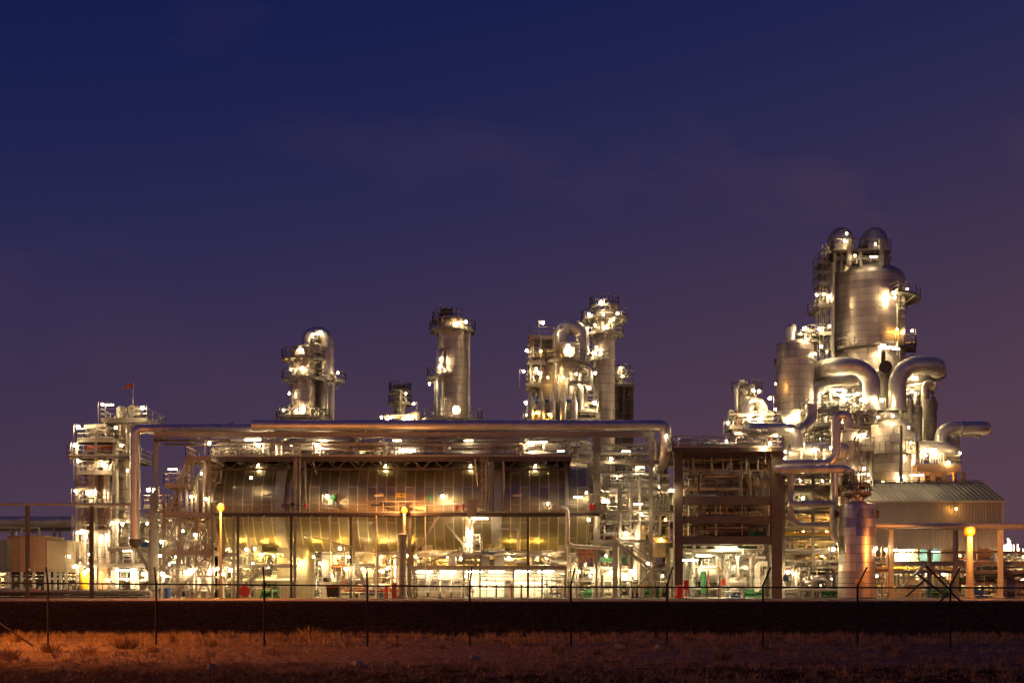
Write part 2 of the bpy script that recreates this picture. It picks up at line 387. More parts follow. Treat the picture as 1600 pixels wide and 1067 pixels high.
def shell(t, pxc, hw, y0, y1, D, mat_='clad', dome=.45, bottom=None, name='shell', bands=(), n=40):
    """upright vessel: y0 top pixel row of dome, y1 bottom row. returns (cx,cy,r)"""
    cx, r = X(pxc, D), hw*D/F; zt, zb = Z(y0, D), Z(y1, D); zb = max(zb, GZ) ; dh = r*dome
    prof = [(r, zb)] if bottom is None else [(r*bottom, zb), (r, zb+r*.8)]
    zs = zt-dh
    prof += [(r, zs)]
    for b in sorted((Z(b, D) for b in bands)):
        if zb+.1 < b < zs-.1: prof.insert(-1, (r, b-.07)); prof.insert(-1, (r+.05, b-.05)); prof.insert(-1, (r+.05, b+.05)); prof.insert(-1, (r, b+.07))
    for i in range(1, 10): a = math.pi/2*i/9; prof.append((max(r*math.cos(a), .001), zs+dh*math.sin(a)))
    MB().lathe(cx, D, prof, n).build(name, M_[mat_], t, origin=(cx, D, zb))
    return (cx, D, r)
def ladder(t, x, y, z0, z1, cage=True, face=-1):
    mb = MB()
    for s in (-.22, .22): mb.bar((x+s, y, z0), (x+s, y, z1+1), .05)
    z = z0+.3
    while z < z1: mb.bar((x-.22, y, z), (x+.22, y, z), .03); z += .3
    if cage:
        z = z0+2.2
        while z < z1+1:
            pts = [(x+.36*math.cos(a), y+face*(.36+.36*math.sin(a))-.0, z) for a in [math.radians(k) for k in range(-60, 241, 50)]]
            for a, b in zip(pts, pts[1:]): mb.bar(a, b, .04)
            z += .9
        for k in (-20, 90, 200):
            a = math.radians(k); q = (x+.36*math.cos(a), y+face*(.36+.36*math.sin(a))); mb.bar((*q, z0+2.2), (*q, z1+.9), .03)
    mb.build('ladder', M_['rail'], t, origin=(x, y, z0), smooth=False)
def nozzle(t, c, py, D, ang=270, r=.3, l=.35, mat_='pipe2'):
    a = math.radians(ang); d = Vector((math.cos(a), math.sin(a), 0)); p = Vector((c[0], c[1], Z(py, D)))+d*(c[2]-.05)
    MB().tube([p, p+d*l], r, 14).tube([p+d*l, p+d*(l+.08)], r*1.3, 14).tube([p+d*(l+.1), p+d*(l+.16)], r*1.3, 14).build('manhole', M_[mat_], t, origin=p)
def pp(t, pts, r, D=None, mat_='pipe', bend=None, fl=0, name='pipe', n=12):
    """pipe through pixel points (px,py,D)"""
    q = [P(p[0], p[1], p[2] if len(p) > 2 else D) for p in pts]
    return MB().pipe(q, r, bend, n, fl).build(name, M_[mat_], t, origin=q[0])
def post(t, px, D, y0, y1=None, w=.3, mat_='paint', name='column', h=None):
    z1 = GZ if y1 is None else Z(y1, D); x = X(px, D)
    m = MB().ibeam((x, D, z1), (x, D, Z(y0, D)), w, h or w)
    if y1 is None: m.box(x-w*.8, x+w*.8, D-w*.8, D+w*.8, GZ, GZ+.12)
    return m.build(name, M_[mat_], t, origin=(x, D, z1), smooth=False)
def beam(t, px0, px1, py, D, w=.2, h=.3, mat_='paint', D1=None, name='beam', solid=False):
    a, b = P(px0, py, D), P(px1, py, D)
    if D1: b = Vector((a.x, D1, a.z))
    m = MB(); (m.bar if solid else m.ibeam)(a, b, w, h)
    return m.build(name, M_[mat_], t, origin=a, smooth=False)
def brace(t, p, q, w=.16, mat_='paint', name='brace'):
    a, b = P(*p), P(*q); return MB().bar(a, b, w).build(name, M_[mat_], t, origin=a, smooth=False)
def stair(t, p, q, wdt=.9, mat_='paint'):
    a, b = P(*p), P(*q); mb = MB(); d = b-a; side = Vector((0, wdt, 0))
    for s in (Vector((0,0,0)), side):
        mb.bar(a+s, b+s, .05, .25)
        for h in (.55, 1.0): mb.bar(a+s+Vector((0,0,h)), b+s+Vector((0,0,h)), .045)
        k = max(2, int(d.length/1.1))
        for i in range(k+1): c = a+s+d*i/k; mb.bar(c, c+Vector((0,0,1)), .04)
    n = max(3, int(abs(d.z)/.22))
    for i in range(n): c = a+d*(i+.5)/n; mb.bar(c+Vector((0,.03,0)), c+side-Vector((0,.03,0)), .25, .04)
    mb.build('stair_flight', M_[mat_], t, origin=a, smooth=False)
def frame(t, px0, px1, ytop, D0, D1, levels, nx, mat_='paint', w=.28, bracing=(), ybot=None):
    """steel frame: columns at nx bays front and back, beams at pixel rows"""
    for D in (D0, D1):
        for i in range(nx+1):
            px = px0+(px1-px0)*i/nx; x = X(px, D0); z0 = GZ if ybot is None else Z(ybot, D0)
            MB().ibeam((x, D, z0), (x, D, Z(ytop, D0)), w, w).build('column', M_[mat_], t, origin=(x, D, z0), smooth=False)
        for py in levels:
            MB().ibeam((X(px0, D0), D, Z(py, D0)), (X(px1, D0), D, Z(py, D0)), w*.7, w).build('beam', M_[mat_], t, smooth=False)
    for py in levels:
        for i in range(nx+1):
            x = X(px0+(px1-px0)*i/nx, D0); z = Z(py, D0)-.02
            MB().ibeam((x, D0, z), (x, D1, z), w*.6, w*.9).build('cross_beam', M_[mat_], t, smooth=False)
    for (bay, ya, yb, kind) in bracing:
        xa, xb = X(px0+(px1-px0)*bay/nx, D0), X(px0+(px1-px0)*(bay+1)/nx, D0); za, zb = Z(ya, D0), Z(yb, D0)
        mb = MB()
        if kind in 'x/': mb.bar((xa, D0, zb), (xb, D0, za), .12)
        if kind in 'x\\': mb.bar((xa, D0-.02, za), (xb, D0-.02, zb), .12)
        mb.build('brace', M_[mat_], t, smooth=False)
_vm = {}
def valve(t, p, s=1.0, mt='paint', wheel='red'):
    k = (mt, wheel)
    if k not in _vm:
        b = MB(); b.tube([(0,0,-.18),(0,0,.12)], [.18,.12], 10).tube([(-.3,0,0),(-.22,0,0)], .19, 10).tube([(.22,0,0),(.3,0,0)], .19, 10).tube([(-.22,0,0),(.22,0,0)], .1, 8).tube([(0,0,.12),(0,0,.6)], .045, 6)
        h = MB(); pts = [(.24*math.cos(a), .24*math.sin(a), .58) for a in [math.pi*2*i/10 for i in range(11)]]
        h.tube(pts, .03, 5, False).bar((-.24,0,.58),(.24,0,.58),.03).bar((0,-.24,.58),(0,.24,.58),.03)
        out = []
        for m, nm, ma in ((b, 'valve', mt), (h, 'handwheel', wheel)):
            me = bpy.data.meshes.new(nm); me.from_pydata(m.v, [], m.f); me.update(); me.materials.append(M_[ma]); out.append(me)
        _vm[k] = out
    o = bpy.data.objects.new('valve', _vm[k][0]); col.objects.link(o); o.parent = t; o.location = Vector(p)-wloc(t); o.scale = (s,)*3
    q = bpy.data.objects.new('handwheel', _vm[k][1]); col.objects.link(q); q.parent = o
def clutter(t, px0, px1, py0, py1, D0, D1, n, seed, mats=('pipe2','pipe','pale','paint','pipe2','tan'), rmax=.2, vert=.45, drums=0, valves=4, levels=4, rails=0, motor=0):
    """pipework between pixel bounds: headers on racks, risers, drops with elbows, valves and small vessels"""
    rn = random.Random(seed); x0, x1, z1, z0 = X(px0, D0), X(px1, D0), Z(py0, D0), max(GZ, Z(py1, D0)); W, H, T = x1-x0, z1-z0, D1-D0
    lv = [z0+H*(i+.6)/levels for i in range(levels)]
    rr = lambda: rn.choice((.035,.05,.06,.08,.1,.13,.17,.22,.28))*rmax/.2
    for i in range(n):
        r = rr(); mt = rn.choice(mats); y = rn.uniform(D0+r, D1-r); u = rn.random()
        if u < vert:      # riser with elbows
            x = rn.uniform(x0+r, x1-r); a = z0 if rn.random() < .6 else rn.choice(lv); b = min(z1-r, rn.choice(lv)+rn.uniform(.1, H/levels))
            if b-a < .8: b = min(z1, a+1.2)
            pts = [Vector((x, y, a)), Vector((x, y, b))]
            dx = rn.choice((-1, 1))*rn.uniform(.5, min(3.5, W*.4)); nx = min(max(x+dx, x0+r), x1-r)
            if rn.random() < .75 and abs(nx-x) > .3:
                pts.append(Vector((nx, y, b)))
                if rn.random() < .6: pts.append(Vector((nx, y, max(z0, b-rn.uniform(.6, H*.6)))))
            elif rn.random() < .7: pts.append(Vector((x, min(D1, y+rn.uniform(1, 3)), b)))
        else:             # header
            L_ = W*rn.uniform(.25, 1); xa = x0+rn.uniform(0, W-L_); z = rn.choice(lv)+rn.uniform(-.25, .35); z = min(max(z, z0+r), z1-r)
            pts = [Vector((xa, y, z)), Vector((xa+L_, y, z))]
            if rn.random() < .55:
                zz = min(max(z+rn.choice((-1, 1))*rn.uniform(.5, H/levels*1.4), z0), z1-r)
                if abs(zz-z) > .4: pts.append(Vector((xa+L_, y, zz)))
            if rn.random() < .4:
                zz = min(max(z+rn.choice((-1, 1))*rn.uniform(.5, H/levels*1.4), z0), z1-r)
                if abs(zz-z) > .4: pts.insert(0, Vector((xa, y, zz)))
        MB().pipe(pts, r, r*2.4, 8, rn.choice((0, 0, 1.7, 2.6))).build('pipe', M_[mt], t, origin=pts[0])
        if valves > 0 and r < .16 and rn.random() < .4:
            valves -= 1; m_ = (pts[0]+pts[1])/2; valve(t, m_, .6+r*4, 'paint', rn.choice(('red', 'paint', 'green', 'paint')))
    for i in range(drums):
        r = rn.uniform(.35, .75); x = rn.uniform(x0+r, x1-r); y = rn.uniform(D0+r, D1-r); h = rn.uniform(1.4, min(4, H*.8))
        if rn.random() < .5:
            prof = [(r*.8, z0), (r*.8, z0+.5), (r, z0+.55), (r, z0+h)]+[(max(.001, r*math.cos(a)), z0+h+r*.5*math.sin(a)) for a in [math.pi/2*k/5 for k in range(1, 6)]]
            MB().lathe(x, y, prof, 20).build('small_vessel', M_[rn.choice(('pipe','hclad','pale'))], t, origin=(x, y, z0))
        else:
            z = z0+r+.4+rn.random()*H*.4; l = min(W*.5, rn.uniform(1.8, 4)); x = rn.uniform(x0, max(x0+.01, x1-l))
            MB().tube([(x,y,z),(x+.15,y,z),(x+l-.15,y,z),(x+l,y,z)], [r*.6,r,r,r*.6], 20).box(x+l*.2, x+l*.2+.15, y-r*.8, y+r*.8, z-r-.4, z-.1).box(x+l*.8, x+l*.8+.15, y-r*.8, y+r*.8, z-r-.4, z-.1).build('small_vessel', M_[rn.choice(('pipe','hclad','pale'))], t, origin=(x, y, z))
    for i in range(motor):
        x = rn.uniform(x0, x1-1.6); y = rn.uniform(D0, D0+T*.4)+.4; z = z0+.55; mc = rn.choice(('paint','green','pale','blue'))
        MB().box(x-.1, x+1.6, y-.35, y+.35, z0, z0+.2).tube([(x,y,z),(x+.8,y,z)], .3, 12).tube([(x+.8,y,z),(x+1.1,y,z)], .1, 8).tube([(x+1.1,y,z),(x+1.5,y,z)], .26, 12).tube([(x+1.3,y,z),(x+1.3,y,z+.6)], .09, 8).build('pump', M_[mc], t, origin=(x, y, z0))
    for i in range(rails):
        z = rn.choice(lv); L_ = W*rn.uniform(.3, .9); xa = x0+rn.uniform(0, W-L_); y = rn.uniform(D0, D0+T*.3)
        m = MB(); m.box(xa, xa+L_, y, y+1, z-.06, z); pl = m.build('platform', M_['grat'], t, origin=(xa, y, z)); m = MB(); rail_pts(m, [(xa,y,z),(xa+L_,y,z)]); m.build('handrail', M_['rail'], pl)

# ================================================================== A. far left: duct, cabins, gantry
t = thing('cladding_duct', 'long horizontal grey duct at the far left above the tan cabins', 'duct', (X(50,138), 138, GZ))
pp(t, [(-60,815), (114,815)], .62, 138, 'hclad', name='duct', n=20)
for px in (20, 85): post(t, px, 138, 822, w=.3, mat_='tan')
beam(t, -60, 114, 826, 138.6, .2, .3, 'tan')
clutter(t, -30, 114, 820, 838, 137, 139, 12, 3, rmax=.1, vert=.2, valves=2, levels=2)
def cabin(name, label, px0, px1, py0, py1, D, m_, dark=True):
    t = thing(name, label, 'cabin', (X((px0+px1)/2, D), D, GZ)); x0, x1, z1, z0 = X(px0,D), X(px1,D), Z(py0,D), Z(py1,D)
    mb = MB(); mb.box(x0, x1, D, D+5, z0, z1)
    mb.build('wall', M_[m_], t, smooth=False)
    r = MB(); r.box(x0-.08, x1+.08, D-.08, D+5.08, z1+.002, z1+.12); r.build('roof', M_['paint'], t, smooth=False)
    k = int((x1-x0)/1.1)
    for i in range(k+1): x = x0+(x1-x0)*i/k; MB().box(x-.04, x+.04, D-.05, D-.002, z0, z1).build('panel_joint', M_[m_], t, smooth=False)
    for i in range(4):
        x = x0+.1+(x1-x0-.2)*i/3; MB().box(x-.12, x+.12, D+.1, D+.4, GZ, z0-.002).build('leg', M_['white'], t, smooth=False)
    return t
cabin('equipment_cabin', 'tan orange cabin on white legs below the grey duct', 12, 72, 838, 893, 128, 'orangeb')
cabin('equipment_cabin', 'pale grey cabin with dark louvre, cut by the left edge of the photo', -30, 11, 845, 893, 127, 'tan')
t = cabin('equipment_cabin', 'yellowish cream cabin just right of the tan orange one', 74, 104, 845, 893, 128, 'cream')
t = thing('pipe_gantry', 'thin horizontal pipe carried high on two dark posts at far left', 'gantry', (X(90,111), 111, GZ))
pp(t, [(-60,787.5), (205,787.5)], .11, 111, 'paint', name='pipe')
for px, m_ in ((43, 'dark'), (143, 'dark'), (-55, 'dark')): post(t, px, 111, 790, w=.3, mat_='tan' if m_ == 'x' else m_)
t = thing('low_pipework', 'low dark pipework and red drums near the ground at far left', 'pipework', (X(90,113), 113, GZ))
clutter(t, -40, 230, 921, 937, 112, 118, 22, 91, ('dark','dark','paint'), rmax=.14, vert=.15, valves=6, levels=2)
clutter(t, -40, 110, 893, 937, 128, 136, 30, 93, ('dark','paint','tan'), rmax=.14, vert=.5, valves=4, levels=3, motor=3)
for px in (50, 56): MB().lathe(X(px,118), 118, [(.001,GZ),(.29,GZ),(.29,GZ+.3),(.31,GZ+.32),(.29,GZ+.34),(.29,GZ+.88),(.001,GZ+.88)], 14).build('drum', M_['red'], t, origin=(X(px,118),118,GZ))
lamps(t, 124, (118,884,'goose',120), (108,869,'goose',126), (20,828,'tube',140.5), (12,828,'bulk',140.5))

# ================================================================== B. left process tower
D = 125
t = thing('process_tower', 'tall tower of stacked platforms and slim columns at left below the red flag', 'tower', (X(190,D), D, GZ))
c1 = shell(t, 192, 15, 648, 935, 127, bands=(700,745,800,850))
c2 = shell(t, 160, 10, 741, 935, 124.5, bands=(780,830))
c3 = shell(t, 143, 8, 722, 800, 124.5, 'pipe', name='overhead_drum')
for px, a, b, r, m_ in ((172,760,930,.3,'pipe'),(182,735,930,.22,'pale'),(208,690,930,.28,'pipe2'),(214,700,930,.2,'tan'),(150,735,830,.2,'pale'),(167,720,900,.18,'pale'),(178,690,860,.15,'pipe'),(198,650,760,.12,'pipe')):
    pp(t, [(px+3,a-4,126.5),(px,a,123.4),(px,b,123.4)], r, 0, m_)
pp(t, [(147,760),(147,725),(166,725),(166,800)], .32, 123.5, 'pale')
pp(t, [(172,735),(181,718),(181,700),(186,690)], .25, 123.6, 'pale')
deck(t, 157, 231, 655, 122.8, 129)
deck(t, 120, 180, 686, 122.6, 127.5)
deck(t, 105, 206, 712, 122.4, 129.5, mat_='rustb')
deck(t, 120, 176, 737, 122.6, 127.5)
deck(t, 118, 178, 789, 122.6, 127.5, mat_='paint')
deck(t, 118, 150, 762, 122.6, 127.0)
deck(t, 120, 172, 830, 122.6, 127.5)
deck(t, 170, 235, 812, 122.6, 128, mat_='tan')
deck(t, 168, 232, 856, 122.6, 128, mat_='rustb')
deck(t, 120, 232, 882, 122.6, 128)
for px in (121, 150, 178, 229): post(t, px, 122.9, 690 if px < 200 else 812, w=.25, mat_='tan')
for px in (121, 205): post(t, px, 129, 714, w=.25, mat_='tan')
for a, b in (((200,712,122.6),(200,660,122.6)),): ladder(t, X(200,122.3), 122.3, Z(712,122.3), Z(656,122.3))
ladder(t, X(126,122.3), 122.3, Z(789,122.3), Z(738,122.3)); ladder(t, X(124,122.3), 122.3, Z(880,122.3), Z(790,122.3))
clutter(t, 178, 210, 633, 655, 124, 128, 16, 11, ('white','pale','pipe'), rmax=.18, vert=.7, drums=2, valves=3, levels=2)
clutter(t, 124, 176, 662, 686, 123.4, 127, 20, 12, ('white','pale','pipe'), rmax=.16, vert=.6, drums=3, valves=4, levels=2)
clutter(t, 120, 200, 690, 712, 123, 128, 24, 13, ('rust','pale','tan','pipe'), rmax=.14, vert=.25, valves=6, levels=3)
clutter(t, 120, 176, 715, 789, 123.2, 127, 26, 14, rmax=.14, vert=.55, valves=6, levels=4)
clutter(t, 120, 176, 790, 882, 123.2, 127.2, 34, 15, rmax=.16, vert=.6, valves=8, levels=5, drums=2)
clutter(t, 176, 232, 815, 882, 123.2, 128, 40, 16, rmax=.14, vert=.45, valves=8, levels=5)
clutter(t, 120, 232, 884, 937, 123, 128, 44, 17, rmax=.16, vert=.6, valves=8, levels=3, drums=2, motor=3)
for px, d_ in ((133, .55),): MB().lathe(X(px,123), 123, [(.001,GZ+.1),(d_,GZ+.1),(d_,GZ+2.6),(.001,GZ+2.7)], 18).build('yellow_drum', M_['yellow'], t)
MB().box(X(152,122.8), X(168,122.8), 122.9, 125, GZ, Z(884,122.8)).build('brick_base', M_['orangeb'], t)
lamps(t, 122.3, (160,632,'goose',124), (171,632,'tube',124), (223,637,'gooseb'), (189,641,'bulkb',125.2), (206,640,'bulkb',125.2), (122,667,'gooseb'), (117,695,'gooseb'),
      (162,657,'bulkb',123.5), (181,668,'goose'), (122,720,'goose'), (160,724,'bulkb'), (142,768,'bulkb'), (136,770,'bulk'), (118,767,'goose'), (128,829,'goose'), (121,832,'goose'), (134,838,'bulkb'),
      (190,696,'bulk',122.2), (159,838,'bulkb',122.4), (137,890,'bulkb'), (132,893,'bulkb',122.2), (192,891,'longb'), (201,891,'longb'), (116,885,'goose'), (175,817,'bulk'), (191,819,'bulkb'), (224,896,'gooseb'), (199,860,'tube'), (140,866,'bulk'),(199,735,'bulk'),(168,906,'bulk'))
t = thing('flagpole', 'slender pole with a tattered red flag on top of the left tower', 'flag', P(208,655,125))
p0, p1 = P(208,655,125), P(208,597,125); MB().tube([p0, p1], [.05,.03], 8).build('pole', M_['pale'], t)
mb = MB(); nn = 10; v = []
for i in range(nn+1):
    f_ = i/nn
    for k in range(4): v.append((p1.x-1.1*f_, 125+.18*math.sin(f_*9), p1.z-.1-.13*k-.3*f_+.08*math.sin(f_*7+k)))
mb.add(v, [(i*4+k, i*4+k+1, (i+1)*4+k+1, (i+1)*4+k) for i in range(nn) for k in range(3) if not (i > 6 and (i+k) % 3 == 0)]).build('flag', M_['rust'], t)

# ================================================================== C. header pipes on the long rack
D = 119
t = thing('header_pipe', 'big shiny header pipe dropping down beside the left tower', 'pipe', P(211,850,118))
pp(t, [(211,848,118),(211,670,118),(232,670,118.5),(800,671,118.5)], .47, 0, 'pipe', bend=1.4, name='pipe_run', n=20, fl=9)
MB().tube([P(211,842,118), P(211,850,118), P(211,856,118)], [.62,.62,.3], 18).build('foot', M_['dark'], t)
t = thing('header_pipe', 'topmost long silver header pipe over the horizontal drum, blunt at its left end', 'pipe', P(395,664,116))
pp(t, [(394,664.5,116),(1022,664.5,116),(1040,664.5,116),(1040,715,116),(1028,735,118)], .5, 0, 'pipe', bend=2.0, name='pipe_run', n=22, fl=8.5)
t = thing('header_pipe', 'thin pale pipe just below the topmost header, right half', 'pipe', P(640,676,117.4))
pp(t, [(640,676.5),(1010,676.5),(1026,690),(1026,740)], .2, 117.4, 'pale', name='pipe_run')
t = thing('pipe_rack', 'long steel pipe rack above the horizontal drum, over its whole length', 'pipe rack', (X(600,118), 118, GZ))
for D_ in (116.2, 120.6):
    beam(t, 240, 1022, 679, D_, .25, .5, 'paint'); beam(t, 240, 360, 688, D_+.3, .2, .25, 'rustb'); beam(t, 255, 330, 694, D_+.3, .15, .2, 'rustb')
for px in (242, 300, 420, 545, 665, 790, 930, 1017): beam(t, px, px, 676, 116.2, .25, .4, D1=120.6)
for px in (300, 420, 545, 665, 790): post(t, px, 116.8, 679, 712, w=.25)
for px in (300, 420, 545, 665, 790): post(t, px, 120.3, 679, 712, w=.25)
for px in (930, 935, 1017): post(t, px, 116.4, 679, w=.34, mat_='tan'); post(t, px, 121, 679, w=.34, mat_='tan')
post(t, 244, 117.2, 676, 800, w=.3); 
MB().lathe(X(240,117.5), 117.5, [(.5,GZ),(.5,Z(858,117.5)),(.36,Z(785,117.5)),(.36,Z(775,117.5)),(.2,Z(770,117.5))], 12).build('pier', M_['paint'], t)
brace(t, (244,700,117),(255,676,117), .14); brace(t, (212,850,118),(240,905,118), .3, 'tan'); brace(t, (212,930,118),(268,870,118), .3, 'tan')
for pxa, pxb in ((333,333),(355,365),(395,395)): brace(t, (pxa,664,119.5),(pxb,660,119.5), .08)
# second-row silver pipes and the hooked drops
seg = [(358,402),(478,555),(628,695),(735,812)]
for a, b in seg: pp(t, [(a,687.5),(b,687.5)], .26, 118, 'pipe', fl=3)
for px in (436, 554, 699, 820):
    pp(t, [(px,713,117.2),(px,682,117.2),(px+12,682,121)], .40, 0, 'pipe', bend=.9, n=16, name='drop_pipe')
pp(t, [(330,683,118.2),(895,683,118.2)], .09, 0, 'pale'); pp(t, [(340,693,117),(880,693,117)], .07, 0, 'paint'); pp(t, [(420,699,117.4),(890,699,117.4)], .10, 0, 'pipe2')
lamps(t, 116, (327,693,'goose'), (403,695,'gooseb'), (495,695,'gooseb'), (831,692,'gooseb'), (395,687,'long',117), (505,688,'tube',116.6), (620,688,'tube'), (636,703,'long',117), (732,688,'tube'), (848,690,'tube'), (594,692,'goose',118),(1041,681,'bulk',115),(878,704,'tube',117),(700,693,'bulk',119.5),(455,697,'bulk',119.5),(560,700,'bulk',119.5),(780,698,'bulk',119.5))
# right end bay of the rack
for py, r, m_ in ((707,.16,'pipe'),(722,.12,'pale'),(742,.2,'pipe2'),(757,.5,'pipe'),(769,.6,'pipe'),(696,.1,'pale'),(790,.2,'pale'),(797,.1,'pipe'),(820,.16,'pipe2'),(838,.1,'pipe2')):
    pp(t, [(905,py),(1045,py)], r, 119.4, m_, n=14, fl=5)
for py in (722, 800, 845): beam(t, 928, 1050, py, 116.4, .2, .3, 'tan')
for px in (950, 968, 985, 1000, 1032, 1043): pp(t, [(px,700+(px*7)%60),(px,935)], .09+.05*(px % 3), 117+px % 4, R.choice(('pipe2','pale','tan')))
clutter(t, 935, 1050, 690, 760, 117.5, 123, 40, 21, rmax=.14, vert=.45, valves=8, levels=5, rails=2)
t2 = thing('pipework_bay', 'tangle of lit pipes, valves and stairs between the horizontal drum and the brown concrete frame', 'pipework', (X(985,119), 119, GZ))
clutter(t2, 930, 1050, 765, 860, 117, 124, 62, 22, rmax=.15, vert=.5, valves=14, levels=6, rails=3, drums=2)
clutter(t2, 900, 1050, 860, 937, 117, 125, 70, 23, ('pipe2','pale','tan','paint','pipe','pale'), rmax=.15, vert=.6, valves=16, levels=4, drums=4, motor=5)
stair(t2, (962,846,115.6), (1018,889,115.6)); brace(t2, (990,925,115.6),(1016,892,115.6), .15); deck(t2, 1016, 1032, 889, 115.4, 117); post(t2, 1023, 115.7, 890, w=.2, mat_='tan')
deck(t2, 925, 965, 846, 115.4, 119, mat_='tan')
for px in (961, ): post(t2, px, 115.8, 847, w=.45, mat_='tan')
MB().tube([P(990,825,117), P(1008,825,117)], .01).build('pin', M_['paint'], t2)
shell(t2, 999, 10, 818, 905, 117.6, 'pipe', dome=.3, name='heat_exchanger')
shell(t2, 1028, 12, 838, 870, 117.6, 'cream', dome=.2, name='small_tank')
MB().box(X(938,116.5), X(980,116.5), 117, 118, Z(877,117), Z(871,117)).build('cable_tray', M_['green'], t2, smooth=False)
MB().tube([P(942,905,119), P(990,905,119)], .7, 20).build('small_vessel', M_['white'], t2)
MB().box(X(993,117), X(1012,117), 116.6, 116.7, Z(918,117), Z(914,117)).build('toe_board', M_['yellow'], t2, smooth=False)
for i in range(10): MB().tube([P(905+i*3,858,115.5), P(905+i*3,880-(i%3)*5,115.5)], .06, 6).build('small_pipe', M_['rust'], t2)
lamps(t2, 116, (944,785,'bulkb',118), (950,784,'bulkb',118), (978,833,'gooseb'), (1048,766,'goose',114.5), (955,717,'goose'), (978,705,'tube'), (935,784,'tube',117.5), (997,787,'tube'), (1033,843,'bulkb',116.2,'sodium2'), (925,893,'bulkb',115.4), (922,900,'bulk',115.2), (903,776,'tube',112.5), (1012,880,'goose'), (1040,812,'bulk',116,'sodium2'), (955,893,'bulkb',116.5), (985,893,'bulkb',117.5),(1035,900,'bulk'),(1002,803,'bulk'),(965,745,'bulk',119),(1030,760,'bulk',119), (1000,730,'tube',119),(947,868,'bulk',116.3))
for nm_, lb, px, py in (('red_pipe_coil','',0,0),): pass

# ================================================================== D. left stair tower
D = 112.5
t = thing('stair_tower', 'braced steel stair tower at the left end of the horizontal drum', 'stair tower', (X(290,D), D, GZ))
frame(t, 256, 332, 770, 112.5, 117, (803,862,900), 3, 'paint', .2, [(0,803,862,'x'),(1,803,862,'/'),(0,862,935,'x'),(1,862,935,'\\'),(2,803,862,'/'),(0,770,803,'/'),(2,870,935,'x')])
deck(t, 256, 330, 803, 112.3, 117.2, mat_='paint'); deck(t, 256, 290, 757, 112.3, 115.5); deck(t, 290, 330, 715, 112.5, 117.5, 'flr')
stair(t, (278,757,112.4), (298,716,112.4)); stair(t, (262,803,113.6), (285,757,113.6)); stair(t, (266,930,112.3), (330,862,112.3)); stair(t, (330,862,113.8),(275,803,113.8)); deck(t, 256, 332, 862, 112.4, 116)
for px in (292, 300, 327): post(t, px, 112.8, 716, 803, w=.2)
clutter(t, 300, 334, 718, 800, 113.5, 118, 22, 31, rmax=.12, vert=.6, valves=5, levels=4)
clutter(t, 258, 334, 806, 937, 114, 120, 48, 32, rmax=.13, vert=.6, valves=8, levels=5, drums=2)
lamps(t, 112.2, (270,733,'tube'), (299,776,'goose'), (305,835,'goose'), (322,780,'bulk'), (327,692,'bulk',114), (252,846,'goose'), (254,896,'gooseb'), (300,890,'gooseb'), (291,893,'gooseb'), (340,888,'goose'), (305,900,'bulkb',114),(315,740,'bulk',114),(286,830,'bulk',115),(324,865,'bulk',115),(275,870,'bulk',118))
t = thing('pipework_bay', 'lower lit pipework behind the slim pier between the left tower and the stair tower', 'pipework', (X(240,124), 124, GZ))
clutter(t, 226, 262, 780, 937, 122, 130, 46, 33, rmax=.16, vert=.5, valves=8, levels=6, drums=2, rails=2)
deck(t, 224, 262, 790, 122, 128); deck(t, 220, 262, 853, 119, 122); 
pp(t, [(222,851),(262,851)], .3, 118.6, 'blue')
lamps(t, 121.5, (232,765,'gooseb'), (242,764,'goose'), (230,818,'bulk'), (250,868,'goose'), (245,800,'bulkb',123), (238,885,'bulkb'), (234,845,'bulk'))
MB().lathe(X(262,112), 112, [(.001,GZ),(.3,GZ),(.3,GZ+.9),(.001,GZ+.9)], 14).build('barrel', M_['blue'], t, origin=(X(262,112),112,GZ))

# ================================================================== E. the long horizontal drum
DD = 120.5; cz = Z(792.5, DD); rD = 70*DD/F; xl, xr = X(336, DD), X(915, DD)
t = thing('horizontal_drum', 'huge horizontal cylinder in grey cladding behind the long walkway', 'storage drum', ((xl+xr)/2, DD, GZ))
prof = [(max(.01, rD*math.sin(a)), -2.1*math.cos(a)+.0) for a in [math.pi/2*i/10 for i in range(11)]]
L_ = xr-xl; prof += [(rD, L_)]; pr = prof
MB().lathex(xl, DD, cz, pr, 64).build('shell', M_['drum'], t, origin=(xl, DD, cz))
hp = [(max(.01, rD*math.cos(a)+.03), 2.1*math.sin(a)) for a in [math.pi/2*i/10 for i in range(11)]]
h = MB().lathex(xr, DD, cz, hp, 64).build('end_cap', M_['drum'], t, origin=(xr, DD, cz))
rb = MB()
for i in range(28):
    a = 2*math.pi*i/28; pts = [(xr+x_+.02, DD+(r_+.03)*math.cos(a), cz+(r_+.03)*math.sin(a)) for r_, x_ in hp[:-1]]; rb.tube(pts, .05, 5)
rb.build('rib', M_['pipe'], h, origin=(xr, DD, cz))['kind'] = 'stuff'
for px in (450, 777, 350, 882):
    x = X(px, DD); w_ = .45 if px in (450, 777) else .12
    MB().lathex(x, DD, cz, [(rD, -w_), (rD+.22, -w_), (rD+.22, w_), (rD, w_)], 64).build('saddle_ring', M_['pipe2'], t, origin=(x, DD, cz))
for px, wd in ((452,.75),(476,.6),(580,.45),(338,.7),(345,.5),(777,.8),(670,.5),(880,.6),(410,.4),(630,.4)):
    x = X(px, DD); MB().box(x-wd, x+wd, DD-2.2, DD+2.2, GZ, cz-rD*.86).build('leg', M_['conc'], t, origin=(x, DD, GZ), smooth=False)
